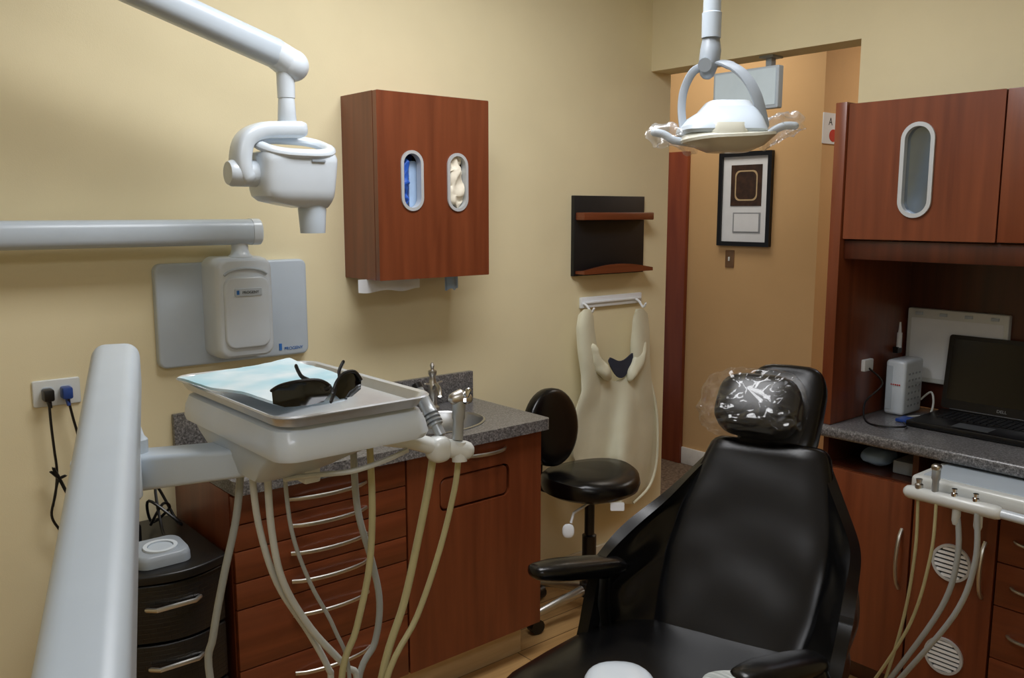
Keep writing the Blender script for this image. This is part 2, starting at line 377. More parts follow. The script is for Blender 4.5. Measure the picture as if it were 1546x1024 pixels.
build(MB().lathe([(.045, -.06), (.05, -.05), (.05, .03), (.04, .05), (.01, .055)], (-.02, ya, za+.09)).tube([(-.02, ya, za), (-.02, ya, za+.05)], .03, 14), 'elbow', 'white', t)
build(MB().tube([(-.02, ya, za+.09), (.03, 2.34, 2.0), (KN.x, yh, KN.z)], .036, 16), 'lower_scissor_arm', 'pgrey', t)
a1 = PY(414, 80, yh)
ua = build(MB().tube([KN, a1], .037, 22, sq=.75, rnd=True), 'upper_scissor_arm', 'pgrey', t)
d = (JB-a1).normalized()
build(MB().tube([a1-d*.004, a1+d*.002], .0355, 22, sq=.75), 'seam', 'seam', ua)
build(MB().tube([a1, JB-d*.01], [.038, .041], 22).sell(JB, (.044, .044, .042), 1, 1), 'knuckle', 'white', t)
bt = PY(434, 196, yh)
build(MB().lathe([(.024, JB.z-.02), (.023, PY(433, 150, yh).z+.003), (.021, PY(433, 150, yh).z+.002), (.0215, PY(433, 150, yh).z), (.026, bt.z), (.02, bt.z-.01)], (bt.x, yh, 0)), 'drop_tube', 'white', t)
yk = [PY(p, q, yh-.0) for p, q in ((450, 196), (425, 196), (392, 198), (370, 211), (363, 235), (365, 258), (370, 268))]
build(MB().tube(cr(yk, 5), .022, 16, flat=1.7, up=None, sq=.55, rnd=True).lathe([(.029, -.05), (.034, -.04), (.034, .03), (.029, .04)], PY(372, 262, yh), X), 'yoke', 'white', t)
rows = [(231, 389, 492, .054), (233, 385, 496, .064), (240, 384, 497.5, .070), (247, 385, 497.5, .070), (266, 385, 496.5, .069), (287, 386, 495, .067), (297, 389, 494, .064), (304, 398, 492, .058), (310, 424, 490, .047), (314, 446, 488, .037)]
rings = []
for q, a, b, dy in rows:
    za_, xa, xb = hZ(q), hX(a, q), hX(b, q)
    rings.append([Vector(((xa+xb)/2+x, yh+y, za_)) for x, y in [((xb-xa)/2*math.copysign(abs(cos(k))**.38, cos(k)), dy*math.copysign(abs(sin(k))**.38, sin(k))) for k in [2*pi*i/44 for i in range(44)]]])
th = build(MB().loft(rings), 'tube_head', 'white', t, ang=30)
# broad oval ring handle, tilted towards the room
hc = PY(441, 222, yh); rw = (hX(497, 223)-hX(385, 223))/2-.010
loop = [Vector((hc.x+rw*math.copysign(abs(cos(k))**.65, cos(k)), yh-.012-.052*math.copysign(abs(sin(k))**.8, sin(k)), hc.z-.021*sin(k))) for k in [2*pi*i/40 for i in range(41)]]
build(MB().tube(loop, .0125, 12, flat=1.3, cap=False), 'grab_handle', 'white', th)
build(MB().box(hX(452), hX(472), yh-.074, yh-.058, hZ(246), hZ(242), .001), 'button', 'grey', th)
c0, c1 = PY(470, 285, yh-.01), PY(472.5, 352, yh-.01)
build(MB().tube([c0, c0.lerp(c1, .42), c0.lerp(c1, .45), c1], [.0385, .037, .038, .0335], 26), 'cone', 'pgrey', t)

# ------------------------------------------------------------------ glove cabinet
cx0, cx1, cz0, cz1, cyf = 1.45, 1.886, 1.335, 1.915, 2.346
t = thing('wall_cabinet', 'cherry wood wall cabinet with two oval glove openings', 'cabinet', ((cx0+cx1)/2, W, cz0))
build(MB().box(cx0, cx0+.018, cyf+.024, W, cz0, cz1).box(cx1-.018, cx1, cyf+.024, W, cz0, cz1).box(cx0+.018, cx1-.018, cyf+.024, W, cz1-.018, cz1).box(cx0+.018, cx1-.018, cyf+.024, W, cz0, cz0+.018).box(cx0+.018, cx1-.018, W-.012, W, cz0+.018, cz1-.018), 'body', 'cherry', t)
o1, o2 = PY(622, 273, cyf), PY(690.5, 275.5, cyf); cc = Vector(((cx0+cx1)/2, cyf+.021, (cz0+cz1)/2))
ow, oh = .07, .175
holes = [rr(ow, oh, ow/2, 8, o.x-cc.x, o.z-cc.z) for o in (o1, o2)]
dr = build(MB().prism(rr(cx1-cx0, cz1-cz0, .003, 2), cc, X, Z, -Y, .021, holes=holes), 'door', 'cherry', t)
for o in (o1, o2):
    build(MB().ring(rr(ow+.014, oh+.014, ow/2+.007, 8), rr(ow-.006, oh-.006, ow/2-.003, 8), (o.x, cyf+.021, o.z), X, Z, -Y, .026), 'oval_rim', 'rim', dr)
def gloves(o, m, nm, label, gx, gw, gy):
    mb = MB().sell((o.x+gx, cyf+gy, o.z), (gw, .026, .088), .8, .8, nu=36, nv=40, crump=.016, cs=42)
    mb.box(o.x-.05, o.x+.05, cyf+.07, cyf+.14, o.z-.1, o.z+.1, .003)
    build(mb, nm, m, label=label, cat='gloves', ang=60)
gloves(o1, 'gloveb', 'glove_box', 'blue disposable gloves in the left oval opening', -.014, .022, .040)
gloves(o2, 'glovew', 'glove_box', 'white latex gloves bulging in the right oval opening', 0, .032, .022)
build(MB().prism(rr(.03, .15, .01), (o1.x+.021, cyf+.038, o1.z-.012), X, Z, -Y, .012), 'tissue_liner', 'bluebox', label='pale blue card edge inside the left oval opening', cat='card')
def hang(x0, x1, zt, zb, y, m, label):
    def f(u, v): return Vector((x0+(x1-x0)*u, y+.006*sin(9*u), zt+(zb-zt)*v-.004*sin(11*u)*v))
    build(MB().sheet(f, 14, 4, .002), 'paper_towel', m, label=label, cat='paper towel')
hang(PY(541, 430, 2.42).x, PY(634, 430, 2.42).x, cz0+.0005, PY(590, 439, 2.42).z, 2.42, 'paper', 'white paper towel hanging below the left of the wall cabinet')
hang(PY(672, 430, 2.44).x, PY(692, 430, 2.44).x, cz0+.0005, PY(682, 437, 2.44).z, 2.44, 'bluebox', 'bluish paper towel corner hanging below the right of the wall cabinet')

# ------------------------------------------------------------------ chart holder
px0, px1 = PY(866, 350, W-.015).x, PY(971.5, 350, W-.015).x; pz1, pz0 = PY(918, 296, W-.015).z, PY(918, 414, W-.015).z
t = thing('chart_holder', 'black wall chart holder with two cherry wood ledges', 'chart holder', ((px0+px1)/2, W, pz0))
build(MB().box(px0, px1, W-.018, W+.001, pz0, pz1, .002), 'back_plate', 'blackm', t)
lz = PY(925, 326, W-.05).z
build(MB().box(PY(880, 326, W-.06).x, px1+.004, W-.07, W-.018, lz-.017, lz+.014, .004), 'ledge', 'cherry_h', t)
lz = PY(925, 409, W-.06).z; lx0, lx1 = PY(880, 400, W-.06).x, px1+.004
arc = [(lx0+(lx1-lx0)*i/12, .006+.022*sin(pi*i/12)) for i in range(13)]
build(MB().prism([(lx0, -.008)]+arc+[(lx1, -.008)], (0, W-.055, lz), X, Z, -Y, .014).box(lx0, lx1, W-.055, W-.018, lz-.008, lz+.004), 'ledge', 'cherry_h', t)

# ------------------------------------------------------------------ hook rail + apron
rx0, rx1 = PY(878, 455, W-.015).x, PY(969, 455, W-.015).x; rz1, rz0 = PY(920, 446, W-.015).z, PY(920, 462, W-.015).z
t = thing('hook_rail', 'white hook rail on the wall holding the lead apron', 'hook rail', ((rx0+rx1)/2, W, rz0))
build(MB().box(rx0, rx1, W-.014, W, rz0, rz1, .003).box(rx0+.01, rx1-.01, W-.02, W-.014, (rz0+rz1)/2-.004, (rz0+rz1)/2+.004, .001), 'rail', 'paper', t)
for p in (885, 963):
    hxx = PY(p, 460, W-.03).x
    build(MB().tube(cr([(hxx, W-.012, rz0+.02), (hxx, W-.035, rz0+.012), (hxx, W-.06, rz0-.012), (hxx, W-.075, rz0+.004)], 4), .005, 8, rnd=True), 'hook', 'paper', t)
t = thing('lead_apron', 'cream lead apron with navy collar lining hanging from the white rail', 'apron', (2.45, W-.03, .55))
# one continuous sheet: each column runs from its own top edge (straps high, neckline low) down to the hem
Lt = [(466, 876), (495, 871), (530, 873), (565, 878), (590, 878), (640, 864), (690, 864), (730, 886), (760, 912)]
Rt = [(466, 975), (500, 979), (540, 979), (575, 982), (610, 990), (650, 993), (700, 991), (735, 980), (760, 956)]
Tt = [(0, 476), (.06, 467), (.14, 467), (.20, 478), (.235, 505), (.265, 540), (.30, 562), (.38, 573), (.5, 576), (.60, 572), (.68, 560), (.735, 540), (.77, 505), (.80, 478), (.86, 467), (.94, 466), (1, 474)]
def fap(u, v):
    qt = lerp_list(Tt, u); q = qt+(760-qt)*v; a, b = lerp_list(Lt, q), lerp_list(Rt, q)
    k = min(1, max(0, (q-545)/150))
    y = W-.064-.020*sin(pi*u)*k-.028*k*sin(u*10+.9+.9*v)-.007*sin(u*21+v*3)*k
    if q < 620: 
        e = min(abs(u-.12), abs(u-.88)); y -= .030*max(0, 1-(e/.14)**2)*(1-max(0, (q-545)/75))
    return PY(a+(b-a)*u, q, y)
build(MB().sheet(fap, 72, 44, .012), 'apron_body', 'apron', t, ang=80)
for pts in (((894, 524), (898, 537), (904, 549), (911, 560), (918, 569)), ((971, 520), (968, 534), (963, 547), (958, 558), (952, 568))):
    mb = MB().tube(cr([PY(p, q, W-.088) for p, q in pts], 4), [.016, .018, .020, .021, .023, .025, .027, .028, .029, .030, .030, .030, .029, .028, .026, .024, .021], 16, rnd=True, flat=.8)
    for v in mb.bm.verts: v.co += noise.noise_vector(v.co*22)*.010
    build(mb, 'collar_roll', 'apron', t, ang=70)
def fl(u, v):
    c = 545+26*sin(pi*u)
    return PY(918+40*u, c-9*sin(pi*u)**.5+26*(v-.5)*sin(pi*u)**.5-8*u, W-.080)
build(MB().sheet(fl, 12, 4, .006), 'collar_lining', 'navy', t)
pip = [PY(a, q, W-.064) for q, a in Rt[3:]]
build(MB().tube(cr(pip, 4), .006, 8), 'edge_piping', 'apron', t)

# ------------------------------------------------------------------ outlet, plugs
ox, oz = PY(85, 592, W).x, PY(85, 592, W).z
t = thing('wall_outlet', 'cream double wall outlet low on the left wall', 'outlet', (ox, W, oz))
build(MB().prism(rr(.118, .072, .006), (ox, W, oz), X, Z, -Y, .007, .003), 'plate', 'cream', t)
for s in (-1, 1): build(MB().prism(rr(.03, .036, .008), (ox+s*.023, W-.007, oz), X, Z, -Y, .002), 'socket', 'white', t)
def cord(label, pts, m, pm, plug):
    t = thing('power_cable', label, 'power cable', (plug[0], W-.01, plug[2]))
    build(MB().box(plug[0]-.013, plug[0]+.013, W-.045, W-.0095, plug[2]-.016, plug[2]+.016, .005).tube([(plug[0], W-.03, plug[2]-.012), (plug[0]+.002, W-.035, plug[2]-.035)], [.007, .005], 8), 'plug', pm, t)
    build(MB().tube(cr(pts, 6), .0035, 8), 'cable', m, t); return t
p1 = PY(73, 597, W-.03); p2 = PY(101, 593, W-.03)
c1_ = cord('black power cord bundled in a bow, hanging from the outlet', [PY(p, q, W-.035) for p, q in ((74, 606), (77, 640), (82, 680), (86, 712), (84, 745), (78, 778), (90, 800), (108, 820))], 'black', 'black', p1)
build(MB().tube(cr([PY(p, q, W-.04) for p, q in ((88, 722), (76, 712), (88, 722), (98, 740), (103, 748), (90, 722), (80, 706), (88, 722), (100, 718), (88, 726), (80, 765))], 5), .0035, 6), 'cable_bow', 'black', c1_)
cord('black cord with a blue plug hanging from the outlet', [PY(p, q, W-.035) for p, q in ((103, 603), (110, 630), (119, 665), (124, 720), (110, 760), (104, 800))], 'black', 'bluep', p2)

# ------------------------------------------------------------------ sink run
CX0, CX1, CY0 = .86, 1.955, 2.14
t = thing('drawer_cabinet', 'cherry base cabinet with six drawers and bow handles', 'cabinet', (1.13, 2.35, 0))
build(MB().box(CX0, 1.398, CY0+.02, W, .126, .82), 'body', 'cherry', t)
build(MB().box(CX0, 1.398, CY0+.07, W, 0, .126), 'toe_kick', 'toe', t)
for a, b in ((.735, .815), (.663, .735), (.577, .663), (.501, .577), (.328, .501), (.128, .328)):
    dw = build(MB().box(CX0+.002, 1.396, CY0, CY0+.02, a+.0015, b-.0015, .002), 'drawer', 'cherry_h', t)
    zz = (a+b)/2 if b-a < .12 else b-.06
    build(MB().tube(bow((1.02, CY0-.001, zz), (1.26, CY0-.001, zz), -Y, .028), .006, 8, flat=.7), 'handle', 'nickel', dw)
t = thing('sink_cabinet', 'cherry sink base cabinet with a rounded recessed panel', 'cabinet', (1.67, 2.35, 0))
build(MB().box(1.401, 1.945, CY0+.02, W, .126, .15).box(1.401, 1.409, CY0+.02, W, .15, .82).box(1.926, 1.945, CY0+.02, W, .15, .82).box(1.409, 1.926, W-.012, W, .15, .82), 'body', 'cherry', t)
build(MB().box(1.401, 1.915, CY0+.07, W, 0, .126), 'toe_kick', 'toe', t)
pa, pb = PY(664, 775, CY0), PY(769, 698, CY0)
pc = Vector(((pa.x+pb.x)/2, 0, (pa.z+pb.z)/2)); pw, ph = abs(pb.x-pa.x), abs(pb.z-pa.z)
dc = Vector(((1.401+1.945)/2, CY0+.02, (.128+.815)/2))
dr = build(MB().prism(rr(.542, .685, .003, 2), dc, X, Z, -Y, .02, holes=[rr(pw, ph, .025, 5, pc.x-dc.x, pc.z-dc.z)]), 'door', 'cherry', t)
build(MB().prism(rr(pw-.012, ph-.012, .02), (pc.x, CY0+.019, pc.z), X, Z, -Y, .016, .005), 'recessed_panel', 'cherry', dr)
h0, h1 = PY(702, 690, CY0), PY(763, 675, CY0); hzm = (h0.z+h1.z)/2
build(MB().tube(bow((h0.x, CY0-.001, hzm), (h1.x, CY0-.001, hzm), -Y, .028), .006, 8, flat=.7), 'handle', 'nickel', dr)
t = thing('countertop', 'grey granite sink countertop with low backsplash', 'countertop', (1.4, 2.35, .82))
SX, SY, SA, SB = 1.612, 2.315, .192, .14
oc = ((CX0+CX1+.01)/2, (2.113+W)/2)
build(MB().prism(rr(CX1+.01-CX0, W-2.113, .018), (oc[0], oc[1], .822), X, Y, Z, .038, holes=[ell(SA, SB, 32, SX-oc[0], SY-oc[1])]), 'slab', 'granite', t)
build(MB().box(CX0, CX1+.01, W-.02, W, .86, .962, .003), 'backsplash', 'granite', t)
t = thing('sink', 'oval stainless steel sink set into the granite countertop', 'sink', (SX, SY, .70))
rings = []
for k, z in ((1.04, .862), (1.0, .864), (.97, .858), (.95, .80), (.88, .74), (.6, .72), (.1, .715)):
    rings.append([Vector((SX+x*k, SY+y*k, z)) for x, y in ell(SA, SB, 32)])
for k, z in ((.1, .711), (.6, .714), (.9, .735), (.97, .80), (.985, .8605), (1.04, .8605)):
    rings.append([Vector((SX+x*k, SY+y*k, z)) for x, y in ell(SA, SB, 32)])
build(MB().loft(rings, False), 'basin', 'steel', t)
fx = PY(653, 580, 2.49).x
t = thing('faucet', 'small chrome gooseneck faucet behind the sink', 'faucet', (fx, 2.49, .86))
build(MB().lathe([(.024, .861), (.024, .867), (.016, .874), (.014, .90), (.016, .905), (.016, .95), (.012, .96), (.010, .975), (.015, .985), (.015, .995), (.006, 1.0), (.006, 1.008), (.009, 1.015), (.005, 1.024)], (fx, 2.49, 0)), 'column', 'nickel', t)
build(MB().tube(cr([(fx, 2.485, .93), (fx-.02, 2.44, .955), (fx-.05, 2.38, .955), (fx-.065, 2.355, .935)], 5), .007, 10), 'spout', 'nickel', t)
for s in (-1, 1): build(MB().tube([(fx, 2.49, .945), (fx+s*.035, 2.485, .953)], [.005, .004], 8, rnd=True), 'lever', 'nickel', t)

# ------------------------------------------------------------------ drawer cart
kx0, kx1, kyb, kyf = .59, .845, 2.54, 2.15
def bowed(x0, x1, yb_, yf_, b_):
    pts = [(x1, yb_), (x0, yb_)]
    n = 14
    for i in range(n+1): pts.append((x0+(x1-x0)*i/n, yf_-b_*sin(pi*i/n)))
    return pts
t = thing('drawer_cart', 'black plastic drawer cart with bowed drawers beside the drawer cabinet', 'drawer cart', (.665, 2.35, 0))
build(MB().prism(bowed(kx0+.008, kx1-.008, kyb, kyf+.02, .03), (0, 0, .02), X, Y, Z, .625).box(kx0+.03, kx0+.07, kyf+.05, kyf+.09, 0, .03).box(kx1-.07, kx1-.03, kyf+.05, kyf+.09, 0, .03).box(kx0+.03, kx0+.07, kyb-.09, kyb-.05, 0, .03).box(kx1-.07, kx1-.03, kyb-.09, kyb-.05, 0, .03), 'frame', 'black', t)
build(MB().prism(bowed(kx0, kx1, kyb, kyf-.004, .04), (0, 0, .645), X, Y, Z, .022, .006), 'top', 'black', t)
for a, b in ((.49, .638), (.335, .482), (.18, .327), (.03, .172)):
    dw = build(MB().prism(bowed(kx0+.012, kx1-.012, kyf+.06, kyf, .038), (0, 0, a), X, Y, Z, b-a, .004), 'drawer', 'wick', t)
    zz = (a+b)/2+.02
    build(MB().tube([(.628, kyf-.03, zz), (.645, kyf-.048, zz), (.74, kyf-.05, zz), (.757, kyf-.036, zz)], .006, 8, rnd=True), 'handle', 'nickel', dw)
t = thing('charging_dock', 'pale grey charging dock with round ring on the black cart', 'charger', (.69, 2.22, .667))
mb = MB(); rings = []
for z, k in ((.668, 1), (.685, .99), (.695, .94), (.698, .88)):
    rings.append([Vector((.695+x*k, 2.215+y*k, z+(.01*(y+.06)/.12 if z > .68 else 0))) for x, y in rr(.135, .115, .03)])
build(mb.loft(rings), 'case', 'grey', t)
T1, T2 = Vector((0, .996, .09)), Vector((0, -.09, .996))
build(MB().ring(ell(.042, .036), ell(.032, .027), (.695, 2.205, .702), X, T1, T2, .006), 'ring', 'white', t)
build(MB().prism(ell(.03, .026), (.695, 2.205, .700), X, T1, T2, .005), 'pad', 'pgrey', t)
build(MB().box(.62, .70, 2.36, 2.43, .668, .72, .008), 'power_adapter', 'black', label='black power adapter brick on the cart behind the grey dock', cat='power adapter')
build(MB().box(.62, .70, 2.45, 2.51, .668, .76, .008), 'power_adapter', 'black', label='taller black adapter block on the cart against the wall', cat='power adapter')
rp = [(.74, 2.42, .69), (.77, 2.40, .75), (.80, 2.44, .72), (.76, 2.47, .68), (.74, 2.42, .76), (.80, 2.36, .70), (.81, 2.42, .69), (.77, 2.45, .79), (.75, 2.36, .70), (.74, 2.29, .69)]
build(MB().tube(cr(rp, 7), .004, 8), 'coiled_cable', 'black', label='tangle of black cable on the cart beside the cabinet', cat='cable')

# ------------------------------------------------------------------ delivery unit
t = thing('dental_delivery_unit', 'white dental delivery unit with tray head, long arm and hanging hoses', 'delivery unit', (.4, 1.1, 0))
def rbar(mb, p0, p1, w0, h0, w1, h1, end0=False, end1=True, r=.45):
    p0, p1 = Vector(p0), Vector(p1); d = (p1-p0).normalized(); s_ = d.cross(Z).normalized(); u_ = s_.cross(d)
    rings = []; n = 10
    secs = [(i/n, 1) for i in range(n+1)]
    L = (p1-p0).length
    if end1: secs = [q for q in secs if q[0] < 1-.045/L]+[(1-.04/L*(1-sin(a)), cos(a)**.6 if a < 1.5 else .05) for a in (0, .3, .6, .9, 1.15, 1.35, 1.52)]
    for f, k in secs:
        w_, h_ = (w0+(w1-w0)*f)*k, (h0+(h1-h0)*f)*k
        rings.append([p0.lerp(p1, f)+s_*x+u_*y for x, y in rr(w_, h_, min(w_, h_)*r, 6)])
    return mb.loft(rings)
A0, A1 = Vector((.07, .42, 1.168)), Vector((.39, 1.385, 1.322))
build(rbar(MB(), A0, A1, .064, .085, .066, .08, r=.3), 'support_arm', 'pgrey', t)
build(MB().tube([(.085, .45, 0), (.085, .45, 1.15)], .04, 18).lathe([(.16, 0), (.16, .02), (.06, .04)], (.085, .45, 0)), 'post', 'white', t)
build(MB().lathe([(.026, 1.12), (.03, 1.125), (.03, 1.2), (.024, 1.21), (.024, 1.30)], (.372, 1.345, 0)), 'pivot', 'white', t)
kb = PT(213, 715, 1.37)
build(MB().lathe([(.009, 0), (.009, .03), (.013, .034), (.013, .06), (.008, .066), (.004, .08)], kb+Vector((0, 0, -.005))), 'brake_knob', 'white', t)
build(rbar(MB(), (.34, 1.44, 1.142), (.56, 1.285, 1.166), .06, .062, .07, .044, end1=False, r=.16), 'forearm', 'pgrey', t)
secs = [(1.146, .566, 1.268, .035, .055), (1.151, .569, 1.268, .046, .068), (1.164, .582, 1.270, .062, .090), (1.178, .594, 1.273, .078, .112), (1.192, .610, 1.279, .094, .142), (1.206, .620, 1.281, .104, .164)]
build(MB().loft([[Vector((cx+x, cy+y, z)) for x, y in rr(2*a, 2*b, min(a, b)*.25, 6)] for z, cx, cy, a, b in secs]), 'lower_shell', 'pgrey', t)
secs = [(1.2025, .634, 1.281, .119, .183), (1.2045, .637, 1.281, .126, .191), (1.212, .638, 1.281, .129, .194), (1.230, .637, 1.281, .127, .190), (1.246, .636, 1.281, .122, .182), (1.253, .634, 1.281, .110, .168)]
build(MB().loft([[Vector((cx+x, cy+y, z)) for x, y in rr(2*a, 2*b, .03, 6)] for z, cx, cy, a, b in secs]), 'upper_shell', 'white', t)
# handle and holder block, just clear of the right face of the shell
TD = 1.43
hb = [PT(575, 660, 1.375), PT(622, 666, 1.405), PT(658, 676, TD)]
build(MB().tube(cr(hb, 4), .014, 14, flat=1.3, rnd=True), 'holder_neck', 'cream', t)
build(MB().sell(PT(662, 678, TD), (.021, .021, .022), .8, .8), 'holder_joint', 'cream', t)
build(MB().tube([PT(655, 674, TD), PT(702, 680, TD+.015)], [.015, .016], 16, rnd=True).tube([PT(693, 668, TD+.01), PT(694, 697, TD+.01)], .0125, 12), 'holder_bar', 'cream', t)
build(MB().tube(cr([PT(430, 724, 1.34), PT(470, 718, 1.32), PT(530, 712, 1.33), PT(580, 696, 1.36), PT(615, 680, 1.39)], 5), .0042, 8), 'hose', 'hose_w', t)
vb = PT(466, 714, 1.36)
build(MB().box(vb.x-.014, vb.x+.014, vb.y-.014, vb.y+.014, vb.z-.014, vb.z+.03, .004), 'valve_block', 'cream', t)
hs = [
 ([(364, 700), (357, 780), (338, 870), (322, 960), (318, 1030)], 1.33, .0062, 'hose_g'),
 ([(379, 698), (390, 790), (418, 880), (466, 955), (496, 1010), (500, 1040)], 1.26, .0055, 'hose_w'),
 ([(403, 704), (410, 800), (428, 880), (470, 950), (520, 1005), (540, 1040)], 1.24, .0058, 'hose_w'),
 ([(428, 698), (440, 800), (468, 880), (505, 950), (528, 1030)], 1.22, .0034, 'hose_g'),
 ([(533, 672), (540, 770), (562, 850), (573, 910), (566, 970), (540, 1035)], 1.24, .0058, 'hose_g'),
 ([(558, 668), (562, 770), (557, 860), (538, 950), (515, 1035)], 1.20, .0056, 'hose_y'),
 ([(654, 688), (646, 740), (630, 820), (610, 910), (575, 1030)], 1.16, .0064, 'hose_y'),
 ([(692, 694), (686, 740), (664, 830), (630, 930), (580, 1040)], 1.14, .005, 'hose_y')]
for i, (pp, yp, rad, m) in enumerate(hs):
    pts = [PY(p, q, yp) for p, q in pp]
    e = pts[-1]; tx = .52 if i == 0 else .64
    pts += [Vector((e.x*.4+tx*.6, yp*.5+.6, .5)), Vector((tx+.012*i-.04, 1.2, .25)), Vector((tx+.012*i-.04, 1.2, .01))]
    build(MB().tube(cr(pts, 6), rad, 10), 'hose', m, t)
# instruments in the holder
tt = thing('suction_handpiece', 'silver ribbed handpiece leaning left in the holder beside the tray', 'handpiece', PT(665, 645, TD))
q0, q1 = PT(631, 586, TD+.03), PT(666, 658, TD+.005)
ql = lambda f: q1.lerp(q0, f)
build(MB().tube([ql(0), ql(.2), ql(.22), ql(.5), ql(.52), ql(.85), ql(.87), ql(1)], [.009, .009, .0126, .0126, .0112, .0105, .0082, .0078], 16), 'grip', 'hand', tt)
mb = MB()
for f in (.26, .34, .42): mb.tube([ql(f), ql(f+.03)], .0134, 16)
build(mb, 'grip_rib', 'seam', tt)
build(MB().tube([ql(.98), ql(1.08)], .0088, 14), 'tip', 'black', tt)
tt = thing('air_water_syringe', 'silver air water syringe standing in the end of the holder', 'syringe', PT(693, 660, TD))
s0, s1 = PT(691, 664, TD+.01), PT(693, 605, TD+.01)
build(MB().tube([s0, s0.lerp(s1, .5), s0.lerp(s1, .55), s1], [.0092, .0092, .0108, .011], 16), 'barrel', 'hand', tt)
build(MB().tube([PT(686, 602, TD+.005), PT(694, 599, TD+.01), PT(705, 602, TD+.015)], [.0105, .013, .0095], 14, rnd=True), 'head', 'nickel', tt)
build(MB().tube([PT(704, 597, TD), PT(707, 590, TD)], .005, 8, rnd=True).tube([PT(700, 606, TD-.01), PT(704, 606, TD-.01)], .005, 8), 'button', 'chrome', tt)

# tray, bib, glasses
t = thing('instrument_tray', 'stainless steel instrument tray resting on the delivery unit', 'tray', (.634, 1.285, 1.256))
rings = []
def trr(w_, h_, z): rings.append([Vector((.634+x, 1.285+y, z)) for x, y in rr(w_, h_, .035, 6)])
for w_, h_, z in ((.258, .412, 1.273), (.262, .416, 1.271), (.258, .412, 1.269), (.25, .404, 1.269), (.236, .390, 1.2545), (.1, .2, 1.2545)): trr(w_, h_, z)
rings2 = rings; rings = []
for w_, h_, z in ((.1, .2, 1.2575), (.230, .384, 1.2575), (.246, .40, 1.271), (.258, .412, 1.273)): trr(w_, h_, z)
build(MB().loft(rings2+rings, False), 'pan', 'traym', t)
bc4 = [PZ(268, 575, 1.279), PZ(437, 545, 1.279), PZ(540, 577, 1.275), PZ(422, 611, 1.273)]
def fbib(u, v):
    p = (bc4[0]*(1-u)+bc4[1]*u)*(1-v)+(bc4[3]*(1-u)+bc4[2]*u)*v
    return p+Vector((0, 0, .002+.004*noise.noise(p*14)+.0012*noise.noise(p*50)))
build(MB().sheet(fbib, 34, 34, .004), 'paper_bib', 'bib', label='folded blue and white paper bib lying on the steel tray', cat='paper bib')
t = thing('safety_glasses', 'dark wraparound safety glasses lying on the paper bib', 'glasses', PZ(480, 610, 1.285))
def lens(pp, dd, nm):
    mb = MB(); vs0 = [PT(p, q, d_) for p, q, d_ in pp]; n = len(vs0)
    c = sum(vs0, Vector())/n; nn = F*.004
    vs = vs0+[v+nn for v in vs0]+[c-F*dd, c-F*dd+nn]
    fs = [(i, (i+1) % n, n+(i+1) % n, n+i) for i in range(n)]+[(i, (i+1) % n, 2*n) for i in range(n)]+[(n+i, n+(i+1) % n, 2*n+1) for i in range(n)]
    return build(mb.add(vs, fs), nm, 'lens', t, ang=60)
lens([(410, 590, 1.222), (424, 582, 1.218), (450, 576, 1.216), (480, 574, 1.222), (499, 581, 1.23), (499, 593, 1.23), (488, 607, 1.222), (462, 613, 1.216), (430, 615, 1.214), (412, 610, 1.22)], .002, 'lens')
lens([(504, 594, 1.245), (508, 577, 1.25), (519, 565, 1.26), (535, 562, 1.27), (545, 573, 1.28), (544, 588, 1.28), (531, 599, 1.268), (513, 603, 1.25)], .001, 'lens')
build(MB().tube(cr([PT(410, 590, 1.222), PT(424, 582, 1.218), PT(450, 576, 1.215), PT(480, 574, 1.221), PT(497, 582, 1.229), PT(502, 592, 1.24), PT(508, 577, 1.248), PT(519, 564, 1.258), PT(535, 561, 1.269), PT(545, 573, 1.279)], 5), .0024, 8, rnd=True), 'frame', 'black', t)
build(MB().tube(cr([PT(497, 585, 1.228), PT(488, 588, 1.230), PT(472, 577, 1.235), (PT(457, 570, 1.24)), PT(451, 562, 1.245), PT(447, 553, 1.25)], 5), .0034, 8, flat=.6, rnd=True), 'temple', 'black', t)
build(MB().tube(cr([PT(500, 606, 1.24), PT(507, 588, 1.25), PT(512, 572, 1.26), PT(512, 560, 1.265), PT(518, 547, 1.27)], 5), .0034, 8, flat=.6, rnd=True), 'temple', 'black', t)

# ------------------------------------------------------------------ dental light
TL = 2.2
def L(p, q, dt=0): return PT(p, q, TL+dt)
top = L(1076, 60)
t = thing('dental_light', 'white overhead dental light on a ceiling pole above the chair', 'dental light', (top.x, top.y, H))
pole0 = L(1073, 80); 
build(MB().lathe([(.09, 0), (.09, -.02), (.05, -.04), (.03, -.05)], (pole0.x, pole0.y, H)), 'ceiling_mount', 'white', t)
zs = L(1075, 58).z
build(MB().lathe([(.024, zs), (.0245, zs+.06), (.022, zs+.062), (.02, H-.04)], (pole0.x, pole0.y, 0), seg=20), 'pole', 'pgrey', t)
build(MB().tube([L(1074, 56), L(1073, 75), L(1071, 92), L(1068, 108)], [.021, .026, .026, .02], 16, rnd=True).tube([L(1064, 98, -.045), L(1066, 98, .03)], .017, 14), 'joint', 'grey', t)
build(MB().tube(cr([L(1072, 94), L(1098, 97, -.02), L(1122, 112, -.04), (L(1141, 142, -.05)), L(1153, 188, -.04)], 6), [.016]*8+[.014]*17, 12, flat=.4, up=R, sq=.7, rnd=True), 'yoke_arm', 'grey', t)
build(MB().tube(cr([L(1066, 100), L(1047, 108), L(1033, 135, .01), L(1029, 165, .01), L(1032, 198, 0)], 6), .0105, 12, flat=.5, sq=.7, rnd=True), 'yoke_arm', 'grey', t)
